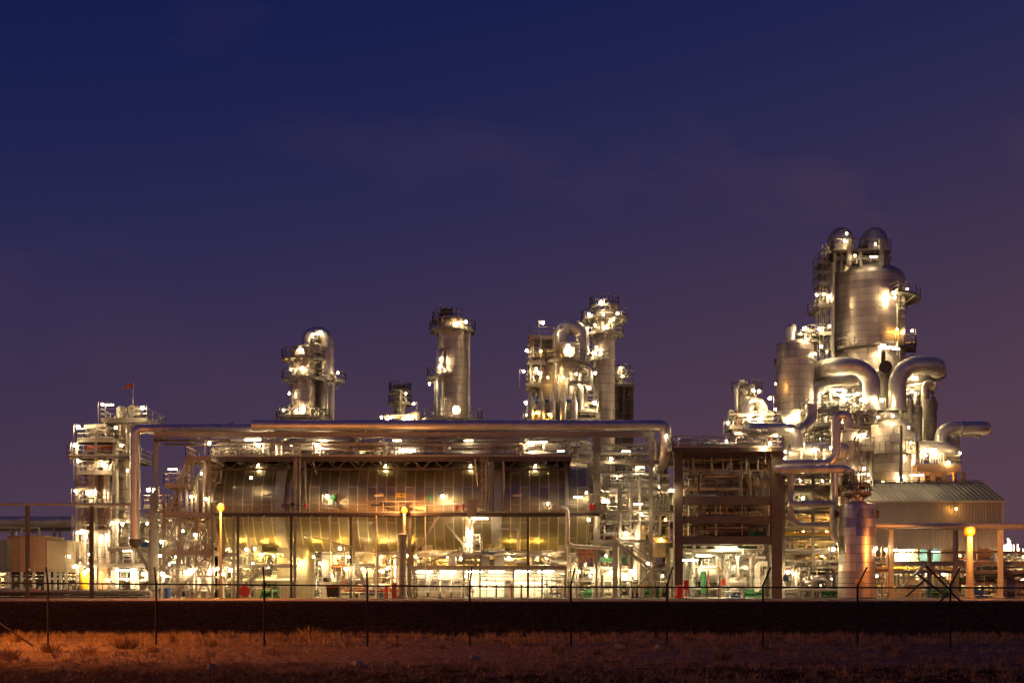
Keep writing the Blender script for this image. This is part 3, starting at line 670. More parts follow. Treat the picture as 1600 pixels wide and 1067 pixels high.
# name plate with dark lettering, unreadable in the photo
yy = DD-math.sqrt(rD**2-(Z(773,DD)-cz)**2)-.12; sx0, sx1 = X(620,yy), X(634,yy)
MB().box(sx0, sx1, yy-.04, yy, Z(776.5,yy), Z(770,yy)).build('name_plate', M_['yellow'], t, smooth=False)
mb = MB(); zc = Z(773.3, yy)
for i, (a, b) in enumerate(((.14,.26),(.36,.44),(.46,.56),(.6,.7),(.73,.83))): mb.box(sx0+(sx1-sx0)*a, sx0+(sx1-sx0)*b, yy-.05, yy-.042, zc-.1, zc+.1)
mb.build('lettering', M_['dark'], t, smooth=False)
for px, py in ((403,728),(602,729),(735,729),(836,729)): lamp(t, px, py-1, DD-2.6, 'bulk', lens='lampb')
for px, py in ((408,867),(428,869),(596,870),(840,870),(530,870),(700,870),(370,868),(750,870),(640,870),(490,870),(795,870)): lamp(t, px, py, DD-2.4, 'bulkb', lens='lampfill')  # yellow lamps, most of them added to turn the drum's underside gold
# valve deck over the drum
t = thing('valve_deck', 'long steel deck with lattice girders and valves on top of the horizontal drum', 'platform', (X(610,117), 117, GZ))
deck(t, 326, 893, 713, 115.2, 125, 'fblr', 'dark', .45)
for D_ in (115.6, 124.6):
    beam(t, 326, 893, 733, D_, .14, .16, 'dark')
    n_ = 34
    for i in range(n_):
        a = 326+(893-326)*i/n_; b = 326+(893-326)*(i+1)/n_; mb = MB(); q0, q1 = (P(a,717,D_), P(b,733,D_)) if i % 2 else (P(a,733,D_), P(b,717,D_)); mb.bar(q0, q1, .1)
        mb.build('lattice_web', M_['dark'], t, smooth=False)
clutter(t, 335, 610, 690, 712, 116, 122, 50, 41, ('pipe2','pale','pipe','white','paint'), rmax=.12, vert=.55, valves=24, levels=2)
clutter(t, 610, 890, 690, 712, 116, 122, 50, 42, ('pipe2','pale','pipe','white','tan'), rmax=.12, vert=.55, valves=24, levels=2)
for i in range(14): p = P(345+i*39, 708, 116.2+(i*7) % 4); valve(t, p, 1.3, 'pale', R.choice(('red','green','paint')))
for px in (462, 468, 760, 765, 770, 787, 477):     # pipes and ladder dropping between drum sections
    pp(t, [(px,713),(px,800)], .1, 115.4, 'tan')
ladder(t, X(465,115), 115, Z(803,115), Z(713,115)); ladder(t, X(757,115), 115, Z(803,115), Z(713,115))
post(t, 462, 115.4, 713, 803, w=.3, mat_='tan'); post(t, 768, 115.4, 713, 803, w=.3, mat_='tan')
for a, b in (((470,716,115.4),(476,745,116)),((488,716,115.4),(495,740,116.4)),((742,716,115.2),(747,760,116))): brace(t, a, b, .12)
# front walkway
t = thing('walkway', 'long narrow steel walkway running in front of the horizontal drum', 'walkway', (X(600,113.6), 113.6, GZ))
deck(t, 332, 937, 801, 113.2, 115.0, 'fr', 'dark', .26)
for px in (365, 372, 455, 461, 548, 553, 825, 932): post(t, px, 113.8, 806, w=.2, mat_='dark' if px in (455,548,825,372) else 'paint')
post(t, 640, 113.9, 806, w=.3, mat_='tan')
for px in (388, 516, 588, 665, 886): pp(t, [(px,930),(px,790)], .05, 113.3, 'pale')
brace(t, (686,806,113.6),(640,875,113.6), .2, 'tan'); brace(t, (688,806,113.6),(728,856,113.6), .2, 'tan'); brace(t, (640,890,113.6),(730,855,113.6), .14, 'tan'); brace(t, (475,836,113.4),(625,872,113.4), .1); brace(t, (955,806,113.6),(935,826,113.6), .2, 'tan')
pp(t, [(870,793,112.9),(880,793,112.9),(887,797,112.9),(887,852,112.9),(950,856,113.2)], .17, 0, 'pale', bend=.6)
pp(t, [(782,826),(810,826),(810,860)], .1, 113.4, 'pale')
mb = MB(); a = P(665,790,113); mb.tube([P(665,800,113),P(665,788.5,113),P(722,788.5,113),P(722,800,113)], .06, 6).build('handrail', M_['white'], t)
for px in (440, 505, 580): 
    q = P(px+15, 785, 115.4); MB().box(q.x-.9, q.x+.9, 115.3, 115.5, q.z-.45, q.z-.15).tube([q, q+Vector((.8,0,-.5))], .18, 8).build('instrument_box', M_['dark'], t)
for px in (521, 672): q = P(px, 778, 115.3); MB().tube([q-Vector((0,0,.4)), q+Vector((0,0,.3))], .12, 8).tube([q-Vector((.22,0,0)), q+Vector((.18,0,.1))], .15, 8).build('actuator', M_['green'], t)
for px in (476,): MB().box(X(475,113),X(479,113),113,113.2,Z(793,113),Z(786,113)).build('extinguisher_box', M_['red'], t, smooth=False)
for px in (712,722,921,926): MB().box(X(px,113),X(px+4,113),113,113.2,Z(797,113),Z(787,113)).build('extinguisher_box', M_['red'], t, smooth=False)
MB().box(X(730,113.1),X(744,113.1),113.1,114.2,Z(804,113),Z(779,113)).build('cabinet', M_['tan'], t, smooth=False)
for px, py, kd in ((511,775,'gooseb'),(692,775,'gooseb')): lamp(t, px, py, 114.2, kd)
for px in (592, 418, 808): lamp(t, px, 774, 114.2, 'tube', lens='off')
lamp(t, 750, 810, 113.8, 'long'); lamp(t, 732, 815, 114.3, 'bulkb'); lamp(t, 531, 857, 113.5, 'goose'); lamp(t, 856, 787, 113.2, 'bulk'); lamp(t, 920, 812, 113.4, 'bulkb'); lamp(t, 398, 857, 113.4, 'goose'); lamp(t, 541, 888, 113.4, 'gooseb'); lamp(t, 392, 747, 114.4, 'bulk'); lamp(t,916,770,114.5,'bulk')
# white access stack with platform in the middle
t = thing('access_platform', 'small white lit platform and pump stack under the walkway in the middle', 'platform', (X(740,114), 114, GZ))
deck(t, 722, 752, 866, 113.2, 116, mat_='tan'); frame(t, 724, 750, 866, 113.4, 115.6, (884,), 1, 'tan', .16)
pp(t, [(731,868),(731,812)], .22, 114, 'white'); pp(t, [(737,868),(737,820),(744,812)], .12, 113.8, 'white'); clutter(t, 724, 752, 835, 866, 113.6, 115.6, 14, 51, ('white','pale'), rmax=.1, vert=.7, valves=3, levels=3)
lamps(t, 113, (733,832,'bulkb'), (729,850,'bulk'))
# ---- under and behind the drum
t = thing('pump_bay', 'lit pump bay with pale walls, pipes and cabinets under the horizontal drum, left half', 'pipework', (X(480,119), 119, GZ))
MB().box(X(460,122), X(488,122), 118.5, 122, GZ, Z(862,120)).build('cream_tank', M_['cream'], t, smooth=False)
MB().box(X(566,122), X(602,122), 119, 122, GZ, Z(870,120)).build('cream_tank', M_['cream'], t, smooth=False)
MB().box(X(503,118), X(516,118), 118, 119, GZ, Z(862,119)).build('tall_cabinet', M_['white'], t, smooth=False)
for i in range(3): q = P(507+i*3, 905, 117.9); MB().box(q.x-.15, q.x+.15, 117.95, 117.99, q.z-.2, q.z+.2).build('gauge', M_['dark'], t, smooth=False)
clutter(t, 340, 460, 862, 937, 115.5, 124, 64, 52, ('pale','pipe2','pipe','white','tan'), rmax=.16, vert=.65, valves=12, levels=4, drums=3, motor=3)
clutter(t, 486, 650, 862, 937, 115.5, 124, 74, 53, ('pale','pipe2','pipe','white','tan','rust'), rmax=.16, vert=.65, valves=14, levels=4, drums=3, motor=4)
stair(t, (372,925,114.6), (404,893,114.6)); deck(t, 402, 425, 893, 114.6, 117); stair(t, (575,925,115),(555,885,115))
lamps(t, 116, (333,890,'gooseb'), (360,890,'gooseb'), (385,858,'goose'), (346,897,'bulk'), (566,888,'bulkb',118), (605,888,'bulkb',118), (470,880,'bulkb',117.5), (500,880,'bulk',117.4), (395,880,'bulk',119), (420,886,'bulk',118), (445,884,'bulk',117), (545,870,'bulk'), (586,882,'bulk',117.6), (620,880,'bulk',117),(520,900,'bulk',120),(355,868,'bulk',120),(440,905,'bulk',120))
t = thing('pump_bay', 'pale lit equipment stacked above the bright compressor shelter under the drum', 'pipework', (X(780,119), 119, GZ))
clutter(t, 640, 900, 860, 886, 116, 123, 60, 54, ('pale','pipe2','pipe','white','cream'), rmax=.16, vert=.5, valves=14, levels=2)
for px0, px1, y0 in ((753,765,862),(773,788,858),(700,712,864)): MB().box(X(px0,117), X(px1,117), 116.5, 118, Z(884,117), Z(y0,117)).build('white_cabinet', M_['white'], t, smooth=False)
clutter(t, 880, 905, 862, 937, 115.6, 122, 26, 55, rmax=.14, vert=.6, valves=6, levels=4)
lamps(t, 116.4, (690,868,'bulk'), (800,868,'bulk'), (858,868,'bulk'), (893,890,'bulkb'), (720,872,'bulk',118),(650,870,'bulk',118),(905,893,'bulk',115),(770,866,'bulk',118.4))
# ---- compressor shelter
D = 113.4
t = thing('compressor_shelter', 'brightly lit open-fronted shelter with white walls and a reddish roof edge', 'shelter', (X(765,D), D, GZ))
MB().box(X(646,D), X(886,D), D, D+4, Z(889.5,D), Z(883.5,D)).build('roof', M_['tan'], t, smooth=False)
MB().box(X(648,D), X(884,D), D+3.4, D+3.6, GZ, Z(890,D)).build('back_wall', M_['white'], t, smooth=False)
for a, b in ((732,788),(803,846),(848,878)): MB().box(X(a,D), X(b,D), D+1.6, D+1.8, GZ+.1, Z(900.5,D)).build('white_door', M_['white'], t, smooth=False)
for a, b in ((653,667),(671,685),(689,703),(707,721),(788,800)):
    o = MB().box(X(a,D+.9), X(b,D+.9), D+.9, D+2.4, GZ+.15, Z(904,D)).build('control_cabinet', M_['paint'], t, smooth=False)
    x0, x1 = X(a+2.5,D+.9), X(b-2.5,D+.9); MB().box(x0, x1, D+.86, D+.897, Z(911,D), Z(906,D)).build('window', M_['dark'], o, smooth=False)
    MB().box(x1-.05, x1+.02, D+.84, D+.896, Z(921,D), Z(914,D)).build('handle', M_['dark'], o, smooth=False)
for px in (647, 732, 802, 847, 884): MB().ibeam((X(px,D), D+.2, GZ), (X(px,D), D+.2, Z(889.5,D)), .16, .16).build('column', M_['tan'], t, smooth=False)
for py in (894, 898, 901): pp(t, [(650,py),(882,py)], .05, D+1.2, 'tan')
for a, b in ((732,788),(803,846),(848,878)):
    for py in (906, 913, 921): MB().box(X(a,D), X(b,D), D+1.56, D+1.598, Z(py+.5,D), Z(py,D)).build('door_rail', M_['cream'], t, smooth=False)
    for k in range(1, 4): MB().box(X(a+(b-a)*k/4,D)-.03, X(a+(b-a)*k/4,D)+.03, D+1.55, D+1.598, GZ+.1, Z(901,D)).build('door_joint', M_['tan'], t, smooth=False)
clutter(t, 847, 884, 905, 935, D+.3, D+1.4, 14, 121, ('pale','cream','tan'), rmax=.08, vert=.6, levels=3, valves=4)
clutter(t, 640, 740, 905, 937, D-1.2, D+.3, 14, 122, ('pale','tan','pipe2'), rmax=.06, vert=.6, levels=3, valves=4)
for i in range(4): pp(t, [(669+i*18,925),(669+i*18,900)], .06, D+.8, 'pale')
for px in (663, 701, 741, 776, 817, 853): lamp(t, px, 893, D+.6, 'longb', lens='lampx')
for px in (668, 688, 706, 728, 806): lamp(t, px, 900, D+.7, 'bulk')
for px, m_ in ((776,'dark'),(799,'red'),(815,'dark')):
    q = thing('bollard', {776:'thin dark bollard standing before the white shelter doors', 799:'thin red bollard standing in front of the bright shelter', 815:'thin dark bollard just right of the red one at the shelter'}[px], 'bollard', (X(px,109.6), 109.6, GZ))
    z_ = GZ+1.15; MB().tube([(X(px,109.6),109.6,GZ),(X(px,109.6),109.6,z_)], .06, 8).build('bollard_post', M_[m_], q); MB().tube([(X(px,109.6),109.6,z_),(X(px,109.6),109.6,z_+.06)], [.075,.03], 8).build('cap', M_[m_], q)
# ---- vent stack
t = thing('vent_stack', 'short pinkish vent stack with a round cap beside the amber lamp post', 'vent', (X(629,111.5), 111.5, GZ))
x = X(629,111.5); MB().lathe(x, 111.5, [(.45,GZ),(.45,GZ+.15),(.33,GZ+.2),(.33,Z(842,111.5))], 20).build('pipe', M_['tan'], t, origin=(x,111.5,GZ))
MB().lathe(x, 111.5, [(.34,Z(842,111.5)),(.43,Z(841,111.5)),(.43,Z(835,111.5)),(.3,Z(833,111.5)),(.001,Z(832.5,111.5))], 20).build('cap', M_['tan'], t)
# ================================================================== towers behind the drum
D = 141
t = thing('twin_column', 'pair of silver columns with an inverted U pipe on top, left of the skyline', 'column', (X(485,D), D, GZ))
a = shell(t, 474, 19, 538, 935, 139.5, bands=(570,600,625,650)); b = shell(t, 503, 17, 527, 935, 142, bands=(560,590,640))
pp(t, [(482,545),(482,521),(512,521),(512,640)], .75, 140, 'pipe', bend=1.6, n=18, fl=4, name='overhead_pipe')
for px in (508, 513, 519): pp(t, [(px,600),(px,660)], .22, 139.2, 'pipe2')
ring(t, a, 562, 139.5, 1.0, 150, 380); ring(t, a, 594, 139.5, 1.0, 170, 370); ring(t, b, 597, 142, 1.4, 200, 380); ring(t, a, 655, 139.5, 1.6, 160, 380)
deck(t, 436, 470, 655, 137.5, 141)
for py in (556, 588, 648): nozzle(t, a, py, 139.5, 268, .42)
ladder(t, X(456,137.8), 137.8, Z(655,138), Z(562,138)); ladder(t, X(488,137.4), 137.4, Z(594,138), Z(548,138))
clutter(t, 484, 505, 528, 560, 138.5, 140, 10, 61, ('pipe','pale'), rmax=.14, vert=.6, levels=3); clutter(t, 500, 525, 580, 600, 138.5, 140, 10, 62, ('pale','tan'), rmax=.1, vert=.6, levels=2)
clutter(t, 440, 500, 635, 658, 137, 139.5, 16, 66, ('pale','tan','pipe2'), rmax=.1, vert=.6, levels=2)
lamps(t, 137.6, (470,547,'bulkb',137.6), (473,576,'bulkb'), (474,636,'bulkb',137.2), (443,641,'goose'), (500,519,'goose',139), (452,615,'bulk',138), (528,583,'bulk',139), (489,523,'bulk',138.6), (462,642,'bulk',137),(455,578,'bulk',138))
t = thing('tall_column', 'slim silver column with a rusty top structure and red warning light, standing alone', 'column', (X(704,D), D, GZ))
a = shell(t, 707, 24, 492, 935, D, bands=(520,545,595,635)); b = shell(t, 688, 7, 545, 935, 139.3, 'pipe', name='side_riser')
ring(t, a, 518, D, .8, 150, 390); ring(t, a, 591, D, 1.1, 165, 275); ring(t, a, 657, D, 1.6, 150, 390); ring(t, a, 502, D, .5, 150, 300, mat_='rustb')
frame(t, 689, 706, 482, 140, 142, (484,494), 1, 'rustb', .15, ybot=505)
clutter(t, 689, 706, 483, 500, 140, 142, 12, 63, ('rust','tan'), rmax=.12, vert=.5, levels=3); pp(t, [(712,500),(712,486),(716,486)], .05, 140, 'pale')
nozzle(t, a, 586, D, 240, .4); nozzle(t, a, 645, D, 285, .4)
pp(t, [(733,520),(733,655)], .12, 140, 'pale'); pp(t, [(681,595),(681,655)], .2, 139.5, 'tan'); ladder(t, X(700,138.8), 138.8, Z(655,139), Z(592,139))
lamps(t, 138.6, (717,505,'bulkb',138.6), (728,503,'goose'), (688,572,'bulkb'), (690,560,'bulk'), (712,637,'bulkb'), (711,645,'bulk',138.4),(671,600,'bulk',139))
lamp(t, 688, 476, 141, 'bulk', lens='off'); MB().tube([P(688,482,141),P(688,476,141)], .04, 6).build('mast', M_['dark'], t)
t = thing('small_column', 'short rusty platform column between the twin columns and the lone slim column', 'column', (X(627,145), 145, GZ))
a = shell(t, 625, 9, 604, 935, 145, 'tan'); ring(t, a, 612, 145, .55, 0, 360, mat_='tan'); ring(t, a, 631, 145, .6, 0, 360, mat_='tan')
frame(t, 617, 633, 600, 144.2, 145.8, (602,618), 1, 'tan', .1, ybot=631); clutter(t, 617, 634, 600, 630, 143.9, 146, 8, 64, ('rust','tan','pale'), rmax=.12, levels=3)
shell(t, 649, 8, 642, 935, 146, 'cream', name='small_vessel'); clutter(t, 596, 650, 645, 668, 143, 146, 18, 65, ('pale','white'), rmax=.12, vert=.6, levels=2)
lamps(t, 143, (646,631,'goose'), (632,657,'bulkb'), (643,652,'bulkb'), (611,652,'goose'), (606,655,'bulk'), (634,615,'bulk'),(596,652,'goose'))
# centre vessel group
t = thing('vessel_group', 'cluster of domed vessels with a thick inverted U pipe and a row of upright pipes', 'vessels', (X(875,137), 137, GZ))
a = shell(t, 855, 17, 542, 935, 137.5, bands=(570,600), mat_='clad'); b = shell(t, 887, 19, 534, 935, 136, bands=(565,600,630))
pp(t, [(876,560),(876,511),(909,511),(909,560),(903,575)], .82, 137.5, 'pipe', bend=1.8, n=20, fl=5, name='overhead_pipe')
deck(t, 828, 866, 526, 135, 140); deck(t, 824, 852, 566, 134.5, 139); ring(t, b, 567, 136, 1.0, 160, 380); ring(t, b, 604, 136, 1.6, 270, 390); deck(t, 822, 845, 600, 134.5, 138); deck(t, 820, 930, 655, 133.5, 139)
for px in (829, 845, 865): post(t, px, 135, 527, 655, w=.22)
nozzle(t, b, 554, 136, 272, .5)
for px in (829, 846, 863, 880, 897):
    pp(t, [(px,664),(px,628)], .42, 133.6, 'pipe', n=14, name='upright_pipe'); MB().tube([P(px,628,133.6),P(px,622,133.6),P(px,612,133.6)], [.42,.2,.1], 12).build('valve_stem', M_['pipe2'], t)
pp(t, [(829,626),(906,626)], .2, 134.4, 'blue'); pp(t, [(908,640),(908,580),(922,580),(922,610)], .35, 134.5, 'pipe2', bend=.8); pp(t, [(871,567),(871,655)], .2, 134, 'pale'); pp(t, [(912,575),(921,575),(921,590),(914,592)], .25, 133.8, 'white', bend=.5)
clutter(t, 824, 848, 528, 655, 134.4, 138, 34, 71, rmax=.12, vert=.55, valves=6, levels=6, rails=2); clutter(t, 896, 936, 575, 655, 133.8, 138, 40, 72, rmax=.15, vert=.55, valves=6, levels=5, rails=2, drums=1)
clutter(t, 824, 930, 636, 660, 134, 138, 26, 73, rmax=.12, vert=.5, levels=2, valves=5)
ladder(t, X(835,134), 134, Z(600,134), Z(566,134))
lamps(t, 133.8, (848,504,'gooseb',135), (891,546,'bulkb'), (888,540,'bulk'), (845,549,'bulk',134.8,'sodium2'), (823,548,'goose'), (818,580,'goose'), (842,583,'bulkb',134.6), (838,577,'bulk',134.2), (900,585,'bulk'), (930,583,'goose'), (822,629,'gooseb'), (929,629,'gooseb',132.8), (824,648,'goose'), (838,645,'bulk',133.2,'sodium2'), (858,648,'bulk',133,'sodium2'), (905,601,'bulk'), (918,605,'bulk'),(856,590,'bulk',134,'sodium2'),(880,590,'bulk',133.4))
t = thing('tall_column', 'tall pale column with two lit top platforms, right beside the inverted U pipe', 'column', (X(944,140), 140, GZ))
a = shell(t, 944, 17, 486, 935, 140, bands=(520,560,600,640), mat_='clad'); ring(t, a, 500, 140, 1.3, 0, 360); ring(t, a, 524, 140, .9, 150, 390); ring(t, a, 564, 140, .9, 170, 280)
ring(t, (a[0], a[1], a[2]*.8), 480, 140, .6, 0, 360); MB().tube([P(930,564,138.6),P(930,640,138.6)], .15, 8).build('side_pipe', M_['pale'], t)
clutter(t, 930, 958, 476, 490, 139, 141.4, 10, 74, ('pale','tan'), rmax=.1, vert=.6, levels=2)
ladder(t, X(929,138.6), 138.6, Z(564,139), Z(525,139)); ladder(t, X(960,138.6), 138.6, Z(524,139), Z(500,139))
lamps(t, 138, (939,472,'gooseb'), (920,491,'goose'), (965,490,'goose'), (943,492,'bulkb',137.9), (948,510,'bulkb'), (930,509,'bulk'), (918,513,'goose'), (930,551,'bulkb',138.2), (932,543,'bulk',138.4), (919,553,'goose'), (958,500,'bulk',138.6))
t = thing('dark_structure', 'dark latticed structure rising just right of the tall pale column', 'structure', (X(975,150), 150, GZ))
frame(t, 962, 988, 602, 148, 152, (604,625,645,665), 2, 'rustb', .3, [(0,604,625,'x'),(1,625,645,'x'),(0,645,665,'/')]); a = shell(t, 968, 7, 572, 935, 149, 'tan'); ring(t, a, 585, 149, .8)
clutter(t, 962, 988, 604, 668, 148.3, 151.6, 40, 75, ('rustb','tan'), rmax=.25, vert=.4, levels=6); MB().box(X(963,150), X(988,150), 149.6, 150, GZ, Z(606,150)).build('casing', M_['rustb'], t, smooth=False)
deck(t, 960, 990, 600, 147.6, 152.4, mat_='rustb', h=1.6)
lamps(t, 147, (970,575,'goose'), (973,588,'bulk',147.5))

# ================================================================== G. brown concrete frame
D = 113
t = thing('concrete_frame', 'large dark brown concrete frame open at ground level with a bright white interior', 'structure', (X(1135,D), D, GZ))
for pxa, pxb in ((1054,1067),(1206,1222)):
    for D_ in (D, D+11):
        MB().box(X(pxa,D), X(pxb,D), D_, D_+.9, GZ, Z(700,D)).build('column', M_['rustb'], t, smooth=False)
for ya, yb in ((700,708),(775,788),(806,817),(837,850)):
    for D_ in (D+.1, D+11.1): MB().box(X(1067,D), X(1206,D), D_, D_+.7, Z(yb,D), Z(ya,D)).build('beam', M_['rustb'], t, smooth=False)
    for px in (1100, 1135, 1170): MB().box(X(px,D)-.18, X(px,D)+.18, D+.8, D+11.1, Z(yb,D)+.1, Z(ya,D)-.03).build('cross_beam', M_['rustb'], t, smooth=False)
MB().box(X(1067,D), X(1206,D), D+.8, D+11.1, Z(848,D)+.05, Z(848,D)+.25).build('floor_slab', M_['rustb'], t, smooth=False)
deck(t, 1050, 1222, 699, 112.4, 125, mat_='dark', th=.35); beam(t, 1054, 1222, 712, D+.2, .3, .35, 'dark'); beam(t, 1060, 1200, 735, D+.3, .1, .15, 'tan')
for px in (1083, 1112, 1142, 1166, 1184): pp(t, [(px,708),(px,735)], .1, D+.4, 'tan')
for px in (1158, 1172, 1190, 1199): pp(t, [(px,735),(px,776)], .14, D+.9, 'tan')
pp(t, [(1070,718),(1206,718)], .35, D+3, 'rustb'); pp(t, [(1068,728),(1206,728)], .28, D+4, 'rustb'); pp(t, [(1070,760),(1206,757)], .5, D+5, 'cream')
pp(t, [(1094,776),(1094,750),(1140,750)], .55, D+3.5, 'paint')
clutter(t, 1070, 1206, 710, 775, D+1.4, D+9, 60, 81, ('cream','tan','rustb','pipe2'), rmax=.22, vert=.55, valves=6, levels=4)
clutter(t, 1070, 1206, 788, 806, D+1.2, D+9, 26, 82, ('cream','tan','rustb','pipe2'), rmax=.18, vert=.35, levels=2, valves=4); clutter(t, 1070, 1206, 817, 837, D+1.2, D+9, 28, 83, ('cream','tan','pale','rustb'), rmax=.16, vert=.3, levels=2, valves=4)
clutter(t, 1070, 1206, 712, 836, D+1.1, D+3, 60, 131, ('tan','pale','cream','rustb','pipe2'), rmax=.09, vert=.8, valves=10, levels=7, rails=5)
clutter(t, 1064, 1220, 680, 698, D+1, D+10, 44, 84, ('pipe2','pale','tan','green','white'), rmax=.12, vert=.5, valves=12, levels=2)
MB().tube([P(1150,689,D+2), P(1188,689,D+2)], .3, 14).build('silver_header', M_['pipe'], t); MB().tube([P(1060,693,D+2), P(1078,693,D+2)], .45, 14).build('small_drum', M_['pipe'], t)
MB().box(X(1172,D), X(1196,D), D+.9, D+1.3, Z(836,D), Z(829,D)).build('duct_box', M_['green'], t, smooth=False)
lamps(t, D+.4, (1138,857,'longb',D+1.2,'lampx'), (1144,856,'longb',D+2,'lampx'), (1130,858,'longb',D+3,'lampx'), (1078,875,'longb',D+6,'lampx'), (1050,766,'goose',112.4), (1212,680,'goose',112), (1194,701,'bulkb',112.2), (1203,693,'goose',113), (1158,870,'longb',D+8,'lampx'), (1100,868,'longb',D+9,'lampx'),(1120,822,'bulk',D+6),(1170,793,'bulk',D+7),(1095,745,'bulk',D+8,'sodium2'),(1165,740,'bulk',D+8,'sodium2'),(1135,690,'bulk',D+3),(1170,690,'bulk',D+4))
t2 = thing('white_hall_interior', 'white pipes, doors and equipment inside the bright ground floor of the brown frame', 'equipment hall', (X(1135,D+9), D+9, GZ))
MB().box(X(1067,D), X(1206,D), D+13, D+13.2, GZ, Z(850,D)).build('back_wall', M_['white'], t2, smooth=False)
MB().box(X(1066.5,D), X(1068.5,D), D+.95, D+10.9, GZ, Z(850,D)).build('side_wall', M_['white'], t2, smooth=False)
MB().box(X(1068,D), X(1206,D), D-1.5, D+13, GZ+.004, GZ+.012).build('pale_floor', M_['white'], t2, smooth=False)
clutter(t2, 1072, 1150, 862, 930, D+9, D+12.6, 46, 85, ('white','white','pale','pipe'), rmax=.14, vert=.65, valves=8, levels=4, drums=1)
clutter(t2, 1136, 1204, 855, 937, D+4, D+11, 66, 86, ('white','pale','pipe','cream'), rmax=.18, vert=.6, valves=12, levels=5, drums=4, motor=4)
clutter(t2, 1072, 1200, 850, 864, D+2, D+9, 22, 87, ('pale','white','cream'), rmax=.16, vert=.1, levels=1)
for i in range(18): pp(t2, [(1104+i*2.3,884),(1104+i*2.3,872)], .05, D+7, 'white', name='hanger_pipe')
for a, b in ((1073,1082),(1087,1095),(1104,1115),(1152,1183)): MB().box(X(a,D+1), X(b,D+1), D+1, D+1.2, Z(856,D), Z(852,D)).build('cable_tray', M_['green'], t2, smooth=False)
q = P(1099.5,0,D+8.5).x; MB().lathe(q, D+8.5, [(.001,GZ+.4),(.26,GZ+.4),(.28,Z(890,D)),(.001,Z(888,D))], 14).build('gas_bottle', M_['green'], t2)
for px in (1067.5,): pass
MB().box(X(1128,D+7), X(1134,D+7), D+7, D+7.3, Z(913,D), Z(903,D)).build('hose_cabinet', M_['red'], t2, smooth=False)
MB().box(X(1106,D+8), X(1108,D+8), D+8, D+8.2, Z(920,D), Z(887,D)).build('red_post', M_['rust'], t2, smooth=False)
for i in range(5): MB().box(X(1074+i*7,D+12), X(1078+i*7,D+12), D+12.6, D+12.9, GZ, Z(892,D)).build('locker', M_['pale'], t2, smooth=False)
for nm, lb, px, hh, w_ in (('fire_cabinet','red fire cabinet at the foot of the frame\'s left column, topmost of two',1072,0,0),):
    t = thing(nm, 'dark red box fixed beside the left column of the brown frame', 'cabinet', P(1072,920,111.8)); MB().box(X(1069,111.8), X(1076,111.8), 111.8, 112.2, Z(921,111.8), Z(906,111.8)).build('box', M_['red'], t, smooth=False); MB().box(X(1070,111.8), X(1075,111.8), 111.76, 111.8, Z(913,111.8), Z(908,111.8)).build('door', M_['rust'], t, smooth=False); post(t, 1072.5, 112, 920, w=.08, mat_='red')
t = thing('fire_drum', 'round bright red drum standing at the foot of the brown frame', 'drum', (X(1062,111), 111, GZ))
MB().lathe(X(1062,111), 111, [(.001,GZ),(.36,GZ),(.38,GZ+.1),(.38,GZ+.9),(.3,GZ+1.1),(.001,GZ+1.15)], 18).build('body', M_['red'], t); MB().tube([(X(1062,111),111,GZ+1.15),(X(1062,111),111,GZ+1.3)], .08, 8).build('cap', M_['black'], t)
for px, c_ in ((1104,'left'),(1123,'right')):
    t = thing('bollard', 'thin reddish bollard on the pale hall floor, the %s one of two' % c_, 'bollard', (X(px,110.5), 110.5, GZ)); MB().tube([(X(px,110.5),110.5,GZ),(X(px,110.5),110.5,GZ+1)], .06, 8).build('bollard_post', M_['rust'], t); MB().tube([(X(px,110.5),110.5,GZ+1),(X(px,110.5),110.5,GZ+1.05)], [.07,.03], 8).build('cap', M_['rust'], t)

# ================================================================== H. pipes and drum right of the frame
t = thing('big_bend_pipe', 'dark blue-grey pipe running level from the brown frame and bending down into the front column', 'pipe', P(1217,732,113.4))
pp(t, [(1210,732.5),(1338,732.5),(1338,779)], .38, 112.5, 'pipe', bend=1.5, n=18, name='pipe_run', fl=6)
t = thing('pipe_loop', 'silver pipe loop hanging lowest in the lattice right of the brown frame', 'pipe', P(1235,790,116))
pp(t, [(1236,742),(1236,820),(1325,820)], .3, 116, 'pipe', bend=1.1, n=14, name='pipe_run'); 
pp(t, [(1232,787),(1297,787),(1302,789),(1302,835),(1312,848)], .33, 115.4, 'pipe', bend=1.0, n=14, name='pipe_run')
t = thing('pipe_loop', 'silver pipe that rises from the exchanger and hooks over beside the mid column', 'pipe', P(1220,723,117))
pp(t, [(1215,724),(1306,724),(1306,648),(1326,648),(1326,670)], .42, 117, 'pipe', bend=1.2, n=16, name='pipe_run', fl=6)
pp(t, [(1303,740),(1303,790)], .36, 117, 'pipe', n=14, name='pipe_run')
t = thing('pipe_loop', 'thick silver pipe coming forward and bending down behind the brown frame roof', 'pipe', P(1165,672,124))
pp(t, [(1168,672,127),(1170,671,120),(1243,671,120),(1247,700,120)], .62, 0, 'pipe', bend=1.7, n=18, name='pipe_run', fl=5)
pp(t, [(1238,678,123),(1268,660,126),(1268,632,126)], .6, 0, 'pipe', bend=1.8, n=18, name='pipe_run', fl=4)
t = thing('horizontal_exchanger', 'short lit horizontal drum on the deck right of the brown frame roof', 'exchanger', P(1270,722,121))
zc = Z(706,122); MB().lathex(X(1236,122), 122, zc, [(.01,-.5),(.7,-.4),(.95,0),(.95,5.2),(.7,5.6),(.01,5.7)], 32).build('shell', M_['hclad'], t)
for px in (1250, 1300): MB().box(X(px,122)-.12, X(px,122)+.12, 121.2, 122.8, Z(723,122), zc-.7).build('saddle', M_['paint'], t, smooth=False)
deck(t, 1222, 1322, 722, 119.8, 125); 
for px in (1252, 1275, 1288): pp(t, [(px,722),(px,702),(px+5,702)], .12, 120.5, 'white', bend=.3)
